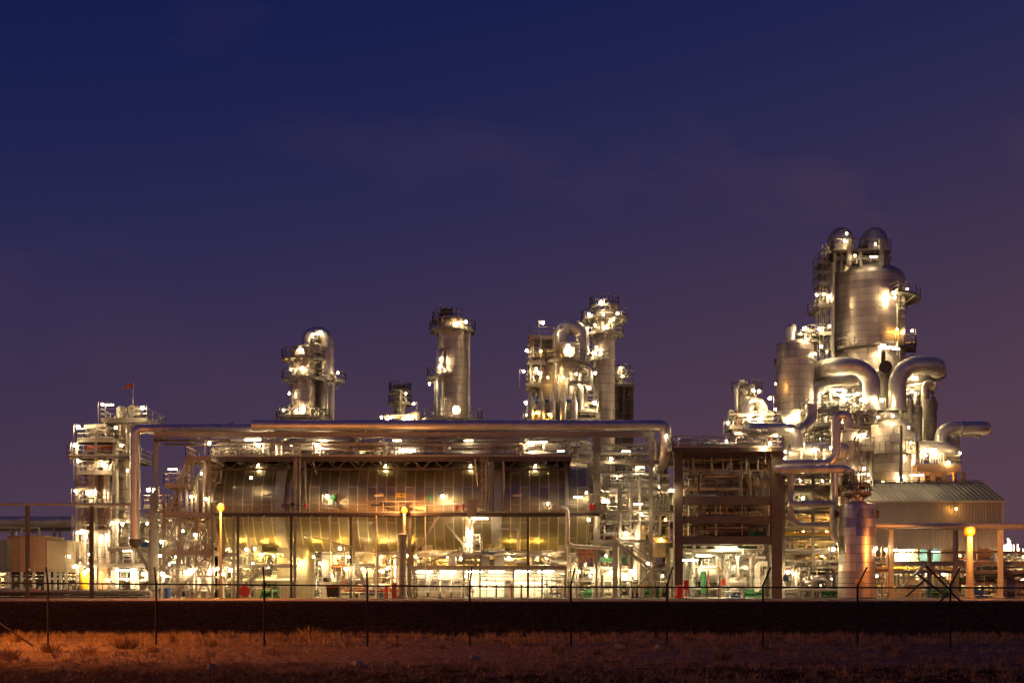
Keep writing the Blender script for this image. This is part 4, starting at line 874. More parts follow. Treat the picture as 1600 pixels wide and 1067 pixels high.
lamps(t, 119.6, (1226,718,'bulkb',120), (1227,706,'bulk',120), (1272,703,'bulkb',120.3), (1238,672,'bulk',119), (1256,695,'bulk',120.2),(1300,712,'bulk',120))
t = thing('pipe_lattice', 'amber-lit steel lattice full of level pipes between brown frame and front column', 'pipe rack', (X(1265,118), 118, GZ))
frame(t, 1224, 1316, 742, 117.5, 125, (760,800,838,862,885), 2, 'tan', .26, [(0,742,760,'x'),(1,742,760,'x')])
for py, r, m_ in ((768,.5,'tan'),(795,.38,'tan'),(806,.2,'pipe2'),(826,.22,'pale'),(834,.14,'yellow'),(848,.22,'pale'),(858,.14,'pipe2'),(866,.2,'pale'),(876,.12,'pipe2'),(888,.14,'rust'),(893,.1,'pipe')): pp(t, [(1222,py),(1312,py)], r, 118.3+(py % 3)*.9, m_, n=12, fl=4)
clutter(t, 1226, 1314, 742, 800, 118, 124, 56, 88, ('pale','pipe2','tan','pipe','cream'), rmax=.16, vert=.4, valves=8, levels=5, rails=2)
t2 = thing('pump_yard', 'dark pumps and valves at ground level below the amber-lit lattice', 'pumps', (X(1265,118), 118, GZ))
clutter(t2, 1226, 1314, 800, 885, 118.6, 124, 56, 89, ('pale','pipe2','tan','cream'), rmax=.14, vert=.35, valves=8, levels=7)
clutter(t2, 1224, 1320, 885, 937, 115.5, 123, 60, 90, ('pale','pipe2','dark','paint','pipe'), rmax=.15, vert=.65, valves=14, levels=3, motor=6, drums=3)
lamps(t2, 117.2, (1231,893,'gooseb',116), (1241,896,'goose',116), (1302,857,'gooseb',115.5), (1255,829,'bulkb',120,'sodium2'), (1292,829,'bulkb',120,'sodium2'), (1240,852,'bulk',120,'sodium2'), (1270,852,'bulkb',120,'sodium2'), (1298,700,'bulk',118), (1255,778,'goose'), (1240,868,'bulk',120,'sodium2'), (1285,868,'bulkb',120,'sodium2'), (1262,800,'bulk',120,'sodium2'), (1300,803,'bulkb',118,'sodium2'), (1250,750,'bulkb',119), (1285,752,'bulk',119), (1268,900,'bulkb',119), (1300,905,'bulk',119),(1245,915,'bulk',119))
t = thing('warning_disc', 'round dark blue sign disc on a thin post under the lattice', 'sign', (X(1228,114), 114, GZ))
MB().tube([(X(1228,114),114,GZ),(X(1228,114),114,Z(903,114))], .03, 6).build('post', M_['paint'], t); MB().tube([P(1228,903,113.95),P(1228,903,113.9)], .27, 20).build('disc', M_['blue'], t)
# ---- front right column
D = 112.6
t = thing('front_column', 'stout silver column in front at right with railed collar and wider skirt', 'column', (X(1339,D), D, GZ))
r_ = 28.5*D/F; cx = X(1339,D)
prof = [(r_, Z(892,D)), (r_, Z(792,D)), (r_*.93, Z(788,D)), (r_*.6, Z(785,D)), (r_*.4, Z(784,D)), (r_*.4, Z(778,D)), (.001, Z(778,D))]
MB().lathe(cx, D, prof, 48).build('shell', M_['fclad'], t, origin=(cx, D, GZ))
MB().lathe(cx, D, [(r_+.06, GZ), (r_+.06, GZ+.12),(r_+.04, GZ+.14), (r_+.04, Z(892,D)), (r_, Z(891.8,D))], 48).build('skirt', mat('skirt_cladding', (.38,.34,.32), .48, .7, 1.0, .12, seams=('Z', 1.3, 7)), t, origin=(cx, D, GZ))
ring(t, (cx, D, .5), 771, D, .72, 0, 360, mat_='dark', h=1.15); ring(t, (cx, D, .5), 757, D, .6, 30, 330, mat_='dark', h=1.1)
clutter(t, 1318, 1334, 742, 771, D+.2, D+1, 8, 95, ('dark','paint'), rmax=.08, vert=.6, levels=3, valves=4)
MB().box(X(1336,D-r_), X(1350,D-r_), D-r_-.12, D-r_-.07, Z(911,D), Z(906,D)).build('name_plate', M_['yellow'], t, smooth=False)
mb = MB(); yq = D-r_-.13
for i in range(5): mb.box(X(1338+i*2.2,yq), X(1339.4+i*2.2,yq), yq, yq+.008, Z(909.6,yq), Z(907.2,yq))
mb.build('lettering', M_['dark'], t, smooth=False)
for py in (803,): nozzle(t, (cx,D,r_), py, D, 175, .3, .2, 'dark'); nozzle(t, (cx,D,r_), py, D, 5, .3, .2, 'dark')
deck(t, 1368, 1388, 888, D-1, D+1.5, mat_='dark'); pp(t, [(1386,925),(1386,860)], .12, D-.5, 'pale')
lamps(t, D-.6, (1369,857,'bulkb',D-.6), (1384,858,'goose'), (1357,742,'bulk'),(1370,900,'bulk',D+.5))

# ================================================================== right-hand process block
D = 128
t = thing('mid_column', 'narrow silver column with dark domed top behind the front column', 'column', (X(1327,D), D, GZ))
a = shell(t, 1328, 18, 664, 935, D, bands=(690,720)); ring(t, a, 670, D, .6, 180, 360, mat_='dark'); nozzle(t, a, 690, D, 290, .35); post(t, 1306, D+1, 690, w=.3, mat_='tan')
deck(t, 1340, 1366, 700, D-2, D+2); pp(t, [(1352,755),(1352,702)], .35, D-1, 'tan'); pp(t, [(1361,760),(1361,700)], .25, D-1.4, 'tan'); ladder(t, X(1345,D-2.2), D-2.2, Z(760,D), Z(700,D))
clutter(t, 1340, 1366, 640, 700, D-1.6, D+2, 26, 96, ('dark','paint','pale'), rmax=.1, vert=.6, levels=4, valves=4, rails=2)
lamps(t, D-2.3, (1350,679,'gooseb'), (1343,680,'bulk'), (1350,732,'goose'), (1357,752,'bulkb'), (1345,740,'tube'))
D = 140
t = thing('wide_column', 'wide silver vessel behind the shed roof, lit orange and white at its foot', 'vessel', (X(1395,D), D, GZ))
a = shell(t, 1393, 31, 655, 935, D, bands=(690,709), dome=.35); ring(t, a, 709, D, .5, 180, 360); nozzle(t, a, 690, D, 262, .55, .4, 'pipe')
b = shell(t, 1420, 14, 672, 935, D-.4, 'pipe', name='side_vessel')
lamps(t, D-3.2, (1411,745,'bulkb',D-3.2), (1414,750,'bulkb',D-3), (1423,692,'goose'), (1420,668,'bulk'), (1372,652,'bulk'), (1395,650,'bulkb'), (1428,742,'tube'), (1380,752,'bulk',D-3.4,'sodium2'), (1400,765,'bulk',D-3,'sodium2'))
# big top vessel
D = 150
t = thing('giant_vessel', 'giant domed vessel with two pipe domes on top, tallest of the plant', 'vessel', (X(1356,D), D, GZ))
# main body stands on its own steel skirt hidden by the pipework
cv = shell(t, 1356, 56, 415, 935, D, 'gclad', dome=.42, bands=(452,490,532), n=64)
for pxc in (1320, 1372):
    r = 16.5*D/F; z0 = Z(425,D)
    q = [P(pxc,430,D-1.2), P(pxc,372,D-1.2), P(pxc,372,D+6), P(pxc,440,D+6)]
    q = [Vector((q[0].x, D-1.2, Z(432,D))), Vector((q[0].x, D-1.2, Z(353,D)-r)), Vector((q[0].x, D+3.4, Z(353,D)-r)), Vector((q[0].x, D+3.4, Z(440,D)))]
    MB().pipe(q, r, 2.2, 28).build('pipe_dome', M_['hclad'], t, origin=q[0])
deck(t, 1301, 1392, 391, D-4.4, D+2, mat_='dark', h=1.3); beam(t, 1303, 1392, 404, D-3.5, .3, .5, 'paint', solid=True); beam(t, 1310, 1390, 410, D-3, .2, .3, 'tan')
for px in (1326, 1377): post(t, px, D-4.2, 375, 415, w=.5, mat_='paint')
for px in (1304, 1315, 1345, 1385): post(t, px, D-3.6, 391, 425, w=.3)
clutter(t, 1325, 1372, 390, 412, D-4, D, 16, 97, ('pale','pipe','tan'), rmax=.12, vert=.4, levels=2, valves=3)
# ladder mast at left
for px in (1285, 1292): post(t, px, D-2, 402, 560, w=.22, mat_='paint')
for py in (405, 420, 437): deck(t, 1280, 1298, py+4, D-3, D, mat_='paint')
ladder(t, X(1289,D-2.6), D-2.6, Z(474,D), Z(405,D)); ladder(t, X(1296,D-2.6), D-2.6, Z(556,D), Z(474,D))
deck(t, 1278, 1300, 476, D-4, D+1); deck(t, 1280, 1300, 520, D-4, D+1)
MB().tube([P(1301,560,D-3.6), P(1301,410,D-3.6)], .24, 10).build('riser', M_['paint'], t)
clutter(t, 1281, 1300, 440, 555, D-3.4, D, 34, 98, ('pale','paint','pipe2','pipe'), rmax=.12, vert=.6, levels=7, valves=5, rails=3)
ring(t, cv, 471, D, 1.7, 288, 380); ring(t, cv, 552, D, 1.2, 190, 350, mat_='dark'); ring(t, cv, 542, D, 1.2, 330, 390)
pp(t, [(1402,475),(1402,555)], .15, D-3.6, 'pale'); pp(t, [(1413,490),(1413,580)], .1, D-2, 'pale'); ladder(t, X(1408,D-3.4), D-3.4, Z(545,D), Z(475,D)); nozzle(t, cv, 466, D, 305, .5)
q = P(1373,535,D-4.9); MB().box(X(1371,145), X(1402,145), 144.7, 144.9, Z(546,145), Z(534,145)).build('white_screen', M_['white'], t, smooth=False)
lamps(t, D-5.2, (1320,377,'bulkb',145.6), (1368,382,'bulk',145.8), (1323,366,'bulk',144.6), (1336,400,'bulk',145), (1365,401,'tube',145), (1276,461,'goose'), (1296,463,'bulkb',146), (1287,460,'goose',146), (1396,458,'bulkb',144.8), (1398,465,'bulkb',144.6), (1418,452,'goose',147), (1425,517,'goose',148), (1382,540,'bulkb',144), (1390,543,'bulkb',144.2), (1400,545,'tube',144.4), (1402,515,'bulk',145.2,'sodium2'), (1281,515,'gooseb'), (1283,541,'goose'), (1296,510,'bulk',145.4), (1292,550,'bulk',145), (1409,520,'bulk',146,'sodium2'),(1375,548,'bulk',144))  # the lamp before the right pipe dome is added to light it
# steel tower carrying pipes below the giant vessel
t = thing('pipe_tower', 'dense steel tower of platforms and pipes carrying the giant vessel', 'steel structure', (X(1360,146), 146, GZ))
frame(t, 1262, 1440, 600, 143, 153, (600,640,665,700,740), 5, 'paint', .32, [(0,600,640,'x'),(1,600,640,'/'),(3,600,640,'x'),(4,640,700,'x'),(0,640,700,'/')])
deck(t, 1262, 1352, 640, 142.4, 149); deck(t, 1352, 1432, 662, 142.4, 146, mat_='tan')
clutter(t, 1262, 1350, 598, 665, 142, 150, 80, 101, ('pale','pipe2','tan','pipe','cream'), rmax=.24, vert=.45, levels=5, valves=10, rails=4, drums=1)
t2 = thing('pipe_tower_annex', 'pipework annex right of the pipe tower behind the shed ridge', 'pipework', (X(1430,146), 146, GZ))
clutter(t2, 1395, 1450, 585, 755, 142, 150, 74, 102, ('pale','pipe2','tan','pipe','cream'), rmax=.24, vert=.55, levels=9, valves=10, rails=4)
clutter(t, 1262, 1330, 665, 720, 136, 148, 50, 103, ('pale','pipe2','tan','pipe'), rmax=.24, vert=.5, levels=4, valves=8, rails=2, drums=2)
t3 = thing('access_tower', 'light steel access tower of narrow platforms in front of the pipe tower', 'access tower', (X(1295,134), 134, GZ))
frame(t3, 1264, 1326, 636, 133, 136, (636,662,690,718,745), 3, 'paint', .16, [(0,636,662,'x'),(2,662,690,'x'),(0,690,718,'/'),(1,718,745,'x')])
deck(t3, 1262, 1300, 662, 132.6, 136); deck(t3, 1285, 1328, 690, 132.6, 136); deck(t3, 1262, 1310, 640, 132.6, 136)
clutter(t3, 1264, 1328, 638, 745, 133.2, 136, 44, 132, ('pale','pipe2','pipe','paint'), rmax=.11, vert=.6, levels=6, valves=12, rails=2); ladder(t3, X(1305,132.5), 132.5, Z(690,132.5), Z(662,132.5))
lamps(t3, 132.4, (1270,655,'bulk'), (1320,683,'goose'), (1290,712,'bulk'), (1308,655,'bulk'))
clutter(t2, 1430, 1478, 600, 700, 142, 148, 26, 133, ('pale','pipe2','tan'), rmax=.14, vert=.6, levels=5, valves=6, rails=2)
for (a_, b_) in (((1295,640,142),(1350,612,142)),((1300,612,142),(1350,640,142)),((1452,600,142),(1425,625,142)),((1270,620,142),(1330,640,142))): brace(t, a_, b_, .18)
for px in (1354, 1367, 1407, 1422): pp(t, [(px,662),(px,615+(px%5)*4)], .32, 139, 'tan', n=12)
pp(t, [(1350,650,139.2),(1431,650,139.2)], .5, 0, 'tan', n=16, fl=3); MB().tube([P(1352,644,140),P(1430,644,140)], .3, 10).build('header', M_['dark'], t)
pp(t, [(1434,635),(1434,735)], .5, 139.4, 'tan', n=16, bend=1); pp(t, [(1408,665),(1408,752)], .2, 136, 'tan')
MB().lathe(X(1383,142), 142, [(.9,Z(650,142)),(1.1,Z(600,142)),(1.1,Z(585,142)),(.7,Z(578,142))], 20).build('centre_pipe', M_['tan'], t); 
q = P(1381,575,141); MB().tube([q, q+Vector((0,-.6,0))], .62, 20).tube([q+Vector((0,-.6,0)), q+Vector((0,-.75,0))], .74, 20).build('blind_flange', M_['rustb'], t)
MB().tube([P(1380,570,142), P(1380,550,142)], .25, 10).build('stem', M_['dark'], t)
pp(t, [(1456,600,141),(1446,600,141),(1446,700,143)], .45, 0, 'pipe2'); pp(t, [(1453,625),(1453,690)], .75, 141, 'tan', n=18, fl=2.5)
lamps(t2, 141.6, (1430,590,'bulkb'), (1425,612,'bulkb'), (1421,640,'bulk'), (1440,665,'bulkb'), (1440,715,'bulk'), (1425,735,'bulk'), (1418,690,'bulk'),(1445,630,'bulk'))
lamps(t, 141.6, (1285,612,'gooseb'), (1340,615,'goose'), (1378,625,'gooseb',138), (1308,609,'longb'), (1318,617,'longb'), (1355,614,'bulk'), (1362,622,'bulk',138), (1395,648,'bulkb',139.5), (1340,588,'bulk',143), (1290,648,'bulkb'), (1320,652,'bulkb'), (1335,632,'bulk'), (1275,640,'bulk'), (1316,600,'bulk'), (1345,625,'bulkb',139), (1315,660,'bulkb',137), (1300,668,'bulk',136), (1281,685,'bulk',136),(1410,622,'bulk',140),(1368,640,'bulk',140),(1325,560,'bulk',143.5),(1348,585,'bulk',139.8),(1268,655,'bulkb',138),(1290,632,'bulkb',145))
# large loop pipes
for lab, pts, r in (('huge silver pipe loop curving out left of the blind flange, upper of the left two', [(1362,640,139.5),(1362,571,139.5),(1286,572,139.5),(1284,584,146)], .98),
                    ('huge silver pipe loop curving out right of the blind flange, upper of the right two', [(1402,640,139.5),(1402,571,139.5),(1463,570,139.5),(1464,584,146)], .98),
                    ('sagging silver pipe below the upper left loop, reaching furthest left', [(1372,588,143),(1285,602,142),(1271,612,142),(1271,640,142)], .85),
                    ('silver pipe crossing behind the upper right loop', [(1395,596,143),(1440,590,142.6),(1468,583,146)], .9),
                    ('lower long silver pipe tapering right under the right loop', [(1395,606,143),(1445,603,142.4),(1462,604,142)], .55)):
    t = thing('loop_pipe', lab, 'pipe', P(*pts[0])); pp(t, pts, r, 0, 'pipe', bend=2.6, n=26, fl=6, name='pipe_run')
    q = P(*pts[0]); MB().tube([q+Vector((0,0,-.15)), q+Vector((0,0,.15))], r*1.25, 26).build('flange', M_['pipe2'], t)
# T8 vessel left of the giant
D = 142
t = thing('cone_bottom_vessel', 'upright vessel with a white lit cone bottom, left of the giant vessel', 'vessel', (X(1242,D), D, GZ))
cv = shell(t, 1242, 29, 532, 643, D, 'gclad', dome=.3, bands=(565,600,625), n=48)
cx, r = cv[0], cv[2]; MB().lathe(cx, D, [(r*.62, Z(662,D)), (r*.98, Z(643,D))], 48).build('cone', M_['white'], t); 
MB().lathe(cx, D, [(r*.3, GZ),(r*.62, Z(662,D))], 24).build('support_leg', M_['conc'], t)
s = shell(t, 1236, 8, 506, 538, D-.5, 'pipe', name='stub_pipe', dome=.8)
ring(t, (X(1256,D), D, .6), 535, D, 1.0, 0, 360); clutter(t, 1245, 1272, 515, 536, D-1, D+1, 14, 104, ('pale','pipe','white'), rmax=.12, vert=.6, levels=2, valves=3)
for py in (565, 600): MB().tube([P(1213,py,D-1.2), P(1210,py,D-1.2)], .3, 10).build('nozzle', M_['dark'], t)
clutter(t, 1262, 1282, 515, 600, 141, 144, 26, 105, ('pale','pipe2','paint'), rmax=.12, vert=.6, levels=6, valves=4, rails=2)
lamps(t, D-2.2, (1257,513,'gooseb'), (1281,513,'gooseb'), (1251,522,'bulk'), (1229,655,'bulkb',D-1.9), (1256,647,'goose'), (1262,530,'bulk'), (1274,553,'bulk',140.5), (1230,661,'bulkb',D-1.7),(1212,600,'bulk',D-2.3,'sodium2'))
# T9 small group
D = 134
t = thing('small_vessel_group', 'two small vessels joined by an arched pipe, left of the cone bottom vessel', 'vessels', (X(1170,D), D, GZ))
a = shell(t, 1167, 13, 599, 935, D+2, bands=(620,640)); pp(t, [(1151,690,D+1),(1151,598,D+1),(1165,596,D+2)], .25, 0, 'pipe')
pp(t, [(1168,670),(1168,630),(1190,630),(1190,670)], .65, D-1, 'pipe', bend=1.4, n=18, name='arched_pipe'); b = shell(t, 1193, 15, 640, 700, D, 'pipe', bands=()); 
MB().lathe(b[0], D, [(b[2]*.9, GZ),(b[2]*.9, Z(700,D))], 20).build('skirt', M_['tan'], t)
ring(t, a, 612, D+2, .7, 180, 360); deck(t, 1140, 1166, 666, D-2, D+1); deck(t, 1175, 1220, 662, D-2, D+1)
clutter(t, 1140, 1212, 640, 698, D-2, D+2, 44, 106, ('pale','pipe2','tan','pipe','rust'), rmax=.14, vert=.55, levels=4, valves=6, rails=2)
lamps(t, D-2.4, (1177,610,'bulkb'), (1186,611,'goose'), (1203,622,'gooseb'), (1137,661,'goose'), (1175,648,'bulkb'), (1194,645,'bulk'), (1212,640,'bulk'), (1154,677,'tube'), (1208,668,'goose'), (1195,702,'bulk',D-4),(1185,655,'bulkb',D-2.6))
for i in range(3): valve(t, P(1180+i*8, 676, D-3), 1.4, 'rust', 'red')
# right: duct pipe and drum on concrete platform
D = 139
t = thing('outlet_pipe', 'fat silver pipe ending far right of the plant, bent down onto the drum platform', 'pipe', P(1465,700,D))
pp(t, [(1470,705,D),(1470,669,D),(1536,668,D),(1539,670,D+6)], .74, 0, 'pipe', bend=2.0, n=22, fl=6, name='pipe_run'); pp(t, [(1480,675,D+2),(1520,677,D+2),(1530,680,D+2)], .4, 0, 'pipe', name='lower_branch')
for px in (1484, 1491, 1498): post(t, px, D, 680, 725, w=.22, mat_='tan')
t = thing('drum_platform', 'concrete platform with a horizontal drum and small white pipes behind the shed ridge', 'platform', (X(1460,D), D, GZ))
MB().box(X(1432,D-2), X(1502,D-2), D-2, D+5, Z(737,D-2), Z(726,D-2)).build('slab', M_['orangeb'], t, smooth=False)
for px in (1436, 1452, 1470, 1486, 1499):
    for D_ in (D-1.4, D+4): MB().box(X(px,D)-.2, X(px,D)+.2, D_, D_+.4, GZ, Z(737,D-2)-.002).build('column', M_['orangeb'], t, smooth=False)
zc = Z(703,D); MB().lathex(X(1436,D), D, zc, [(.01,-.4),(.9,-.2),(1.05,0),(1.05,3.8),(.9,4.05),(.01,4.2)], 32).build('drum', M_['hclad'], t)
for px in (1442, 1458, 1466, 1474): pp(t, [(px-4,724),(px-4,707),(px,707),(px,724)], .09, D-1.6, 'white', bend=.2)
x0, x1, z = X(1432,D-2), X(1502,D-2), Z(726,D-2); mb = MB(); rail_pts(mb, [(x0,D-1.95,z),(x1,D-1.95,z),(x1,D+4.9,z)]); mb.build('handrail', M_['rail'], t, smooth=False)
MB().box(X(1472,D-1.5), X(1478,D-1.5), D-1.5, D-1.3, Z(720,D), Z(713,D)).build('sign_plate', M_['yellow'], t, smooth=False)
clutter(t, 1478, 1502, 680, 725, D, D+4, 14, 107, ('tan','pale'), rmax=.12, vert=.8, levels=3, valves=2)
lamps(t, D-2.2, (1447,703,'bulkb'), (1461,703,'bulkb'), (1447,712,'bulk'), (1482,722,'goose'), (1500,708,'bulk'), (1437,742,'tube'), (1456,745,'bulk',D-1,'sodium2'),(1478,745,'bulk',D-1,'sodium2'))

# ================================================================== shed
D = 125
t = thing('corrugated_shed', 'large raised shed with corrugated walls and a ribbed pitched roof at right', 'shed', (X(1460,D), D, GZ))
x0, x1 = X(1330,D), X(1566,D); z0, z1 = Z(857,D), Z(781,D); zr = Z(753,131); xr1 = X(1540,131); dep = 12
def ribbed(mb, x0, x1, f, pitch=.42, d=.07):
    """trapezoidal sheet along x; f(x, s) -> point with s the offset out of the sheet at bottom / top"""
    n = int((x1-x0)/pitch); prof = []
    for i in range(n): a = x0+i*pitch; prof += [(a,0),(a+pitch*.3,0),(a+pitch*.42,d),(a+pitch*.78,d),(a+pitch*.9,0)]
    prof.append((x1,0)); lo, hi = f
    v = [lo(x, s) for x, s in prof]+[hi(x, s) for x, s in prof]; k = len(prof)
    return mb.add(v, [(i, i+1, k+i+1, k+i) for i in range(k-1)])
ribbed(MB(), x0, x1, (lambda x, s: (x, D-s, z0), lambda x, s: (x, D-s, z1-.05)), .3, .04).build('wall', M_['wall'], t, smooth=False)
MB().box(x0, x1, D+.06, D+dep, z0, z0+.15).build('floor', M_['paint'], t, smooth=False)
MB().add([(x1,D,z0),(x1,D+dep,z0),(x1,D+dep,z1),(x1,D+6,zr-.1),(x1,D,z1-.05)], [(0,1,2,3,4)]).add([(x0,D+dep,z0),(x1,D+dep,z0),(x1,D+dep,z1),(x0,D+dep,z1)], [(0,1,2,3)]).build('gable_wall', M_['wall'], t, smooth=False)
ribbed(MB(), x0, x1+.25, (lambda x, s: (x, D-.3-s*.4, z1-.12+s), lambda x, s: (x, D+6, zr+s)), .5, .05).build('roof', M_['roof'], t, smooth=False)
ribbed(MB(), x0, x1+.25, (lambda x, s: (x, D+6, zr+s), lambda x, s: (x, D+dep+.3, z1-.12+s)), .5, .05).build('roof', M_['roof'], t, smooth=False)
MB().bar((x0,D+6,zr+.16), (x1+.25,D+6,zr+.16), .4, .06).build('ridge_cap', M_['roof'], t, smooth=False)
MB().box(x0, x1+.3, D-.42, D-.28, z1-.22, z1-.08).build('gutter', M_['pale'], t, smooth=False)
MB().box(x1-.02, x1+.1, D-.1, D+.1, z0, z1-.12).build('corner_trim', M_['pale'], t, smooth=False)
for px in (1392, 1455, 1510, 1560):
    for D_ in (D+.3, D+11): MB().ibeam((X(px,D), D_, GZ), (X(px,D), D_, z0), .45, .45).build('column', M_['tan'], t, smooth=False)
MB().box(x0, x1, D+.1, D+.5, z0-.35, z0-.002).build('edge_beam', M_['tan'], t, smooth=False)
pp(t, [(1389,857),(1389,828),(1387,828)], .09, D-.4, 'yellow', bend=.3)
o = lamp(t, 1494, 795, D-.9, 'bulk', lens='sodium2')
pp(t, [(1494,795,D-.9),(1491,784,D-.4)], .04, 0, 'dark', name='lamp_bracket')
t = thing('pipe_gantry', 'pale blue-grey pipe carried level across the shed front on slim posts', 'gantry', (X(1480,112.5), 112.5, GZ))
pp(t, [(1366,821),(1640,821)], .24, 112.5, 'pipe2', name='pipe', fl=5); pp(t, [(1366,826.5),(1640,826.5)], .05, 112.5, 'tan', name='pipe')
for px, m_ in ((1392,'paint'),(1493,'tan'),(1563,'pale'),(1630,'tan')): post(t, px, 112.6, 828, w=.38, mat_=m_)
t = thing('steel_frame', 'tan steel frame with level beams and stair braces below the corrugated shed', 'steel frame', (X(1470,116), 116, GZ))
for py, w_ in ((863,.16),(880,.4),(893,.3)): beam(t, 1388, 1640, py, 115.4, .25, w_, 'tan', solid=py == 880)
for px in (1390, 1452, 1494, 1562): post(t, px, 115.6, 858, w=.3, mat_='tan')
for a_, b_ in (((1397,930,114.6),(1446,882,114.6)),((1400,925,114.9),(1447,880,114.9)),((1450,880,114.6),(1502,930,114.6)),((1446,884,114.9),(1492,928,114.9)),((1433,896,115.1),(1478,932,115.1)),((1415,932,115.1),(1445,905,115.1))): brace(t, a_, b_, .2, 'dark' if a_[2] > 114.7 else 'paint', 'brace')
clutter(t, 1396, 1500, 880, 937, 116.5, 124, 60, 111, ('pale','tan','pipe2','rust','yellow'), rmax=.12, vert=.65, levels=4, valves=8, drums=1, motor=3)
clutter(t, 1396, 1640, 858, 882, 116.5, 124, 12, 112, ('tan','pale','rust'), rmax=.12, vert=.5, levels=2, valves=10)
t2 = thing('lit_control_rooms', 'row of bright rooms with white and pale blue wall panels under the shed', 'rooms', (X(1450,124), 124, GZ))
for a_, b_, m_, y0, y1 in ((1397,1420,'white',857,878),(1421,1432,'cream',857,878),(1436,1449,'cyan',858,876),(1456,1468,'cyan',857,877),(1469,1488,'orangeb',857,878),(1525,1545,'orangeb',857,876),(1442,1470,'cream',900,934),(1398,1440,'orangeb',905,934),(1565,1600,'orangeb',906,932),(1496,1500,'green',893,922),(1490,1495,'white',895,930),(1600,1640,'rust',890,932)):
    MB().box(X(a_,119), X(b_,119), 118.6, 119, Z(y1,119), Z(y0,119)).build('wall_panel', M_[m_], t2, smooth=False)
clutter(t2, 1508, 1640, 884, 937, 116, 128, 74, 113, ('pale','tan','pipe2','rust','paint'), rmax=.15, vert=.6, levels=4, valves=12, drums=3, motor=6, rails=2)
MB().box(X(1568,120), X(1592,120), 120, 123, GZ, Z(922,120)).build('brick_plinth', M_['orangeb'], t2, smooth=False)
MB().box(X(1570,120), X(1590,120), 120.2, 122.8, Z(921.9,120), Z(910,120)).build('dark_cabinet', M_['rustb'], t2, smooth=False)
lamps(t2, 121.5, (1405,859,'longb',117.8), (1415,860,'longb',117.8), (1462,862,'tube',117.8), (1478,861,'tube'), (1422,897,'goose'), (1474,896,'gooseb'), (1519,896,'goose'), (1551,897,'bulkb'), (1550,903,'bulkb'), (1546,872,'bulkb',121,'sodium2'), (1567,890,'bulkb',121,'sodium2'), (1590,900,'longb'), (1598,905,'longb'), (1553,886,'goose'), (1410,905,'bulk'), (1440,900,'bulkb'), (1470,910,'bulk'), (1530,900,'bulk',121,'sodium2'), (1580,893,'goose'), (1540,900,'bulk'), (1430,893,'bulk'),(1500,868,'bulk',121,'sodium2'),(1395,880,'bulk',120),(1450,890,'bulk',120,'sodium2'),(1600,870,'bulkb',121,'sodium2'))
# ================================================================== background plant layers
def block(lbl, px0, px1, py0, D, n, seed, mats, lamps_, frame_=True, py1=937):
    t = thing('plant_block', lbl, 'pipework', (X((px0+px1)/2, D), D, GZ))
    if frame_: frame(t, px0, px1, py0, D, D+6, (py0+2, (py0+937)/2), max(1, int((px1-px0)/60)), R.choice(('paint','tan')), .25, [(0,py0,(py0+937)/2,'x')])
    clutter(t, px0, px1, py0, py1, D+.4, D+6, n, seed, mats, rmax=.26, vert=.5, levels=6, valves=6, drums=4, rails=2)
    rn = random.Random(seed)
    for i in range(lamps_): lamp(t, rn.uniform(px0+4, px1-4), rn.uniform(py0+6, 915), D-.3, rn.choice(('bulkb','bulk','gooseb')), lens='sodium2' if rn.random() < .2 else None)
    return t
warm = ('cream','pale','pipe2','tan','pipe','white')
block('background pipework behind the stair tower, low and warm lit', 226, 340, 800, 136, 60, 201, warm, 7)
block('background pipework seen under the left part of the horizontal drum', 340, 470, 856, 134, 56, 202, warm, 7, False)
block('background pipework seen under the middle of the horizontal drum', 470, 640, 856, 134, 60, 203, warm, 7, False)
block('background pipework seen under the right part of the horizontal drum', 640, 900, 856, 134, 60, 204, warm, 6, False)
block('background pipe structure right of the drum end cap', 900, 1055, 770, 134, 80, 205, warm, 11)
block('background pipe structure behind the amber-lit lattice', 1215, 1320, 742, 134, 70, 206, warm, 9)
block('low background pipework behind the steel frame under the shed', 1385, 1560, 870, 140, 70, 207, warm, 9, False)
block('low background pipework at the right edge beyond the shed', 1560, 1720, 862, 146, 60, 208, warm, 9)
block('background pipework behind the left tower', 110, 226, 850, 134, 50, 209, warm, 5, False)
block('background pipe structure behind the valve deck, seen above the drum', 330, 610, 683, 129, 70, 210, warm, 5, False, 715)
block('background pipe structure behind the right half of the valve deck', 610, 930, 683, 129, 70, 211, warm, 5, False, 715)
block('dim background structure behind the brown frame upper floors', 1060, 1212, 705, 132, 60, 212, ('cream','tan','rustb'), 2, False, 850)
block('pipework beneath the giant vessel behind the shed', 1330, 1440, 700, 146, 40, 213, warm, 5, False)
for px, py, r_ in ((970,880,1.2),(1245,880,1.0)):
    pass
# long low store building far behind closes the view at ground level
t = thing('store_building', 'long low cream building far behind the pipework at ground level', 'building', (0, 158, GZ))
for i in range(16):
    a = -100+i*115
    MB().box(X(a,158), X(a+112,158), 158, 164, GZ, Z(892-(i*37) % 14,158)).build('wall', M_[('cream','tan','conc')[i % 3]], t, smooth=False)
    MB().box(X(a,158)-.1, X(a+112,158)+.1, 157.8, 164.2, Z(892-(i*37) % 14,158)+.002, Z(892-(i*37) % 14,158)+.2).build('roof', M_['paint'], t, smooth=False)
    lamp(t, a+40, 900, 157, 'bulkb'); lamp(t, a+90, 898, 157, 'bulkb')
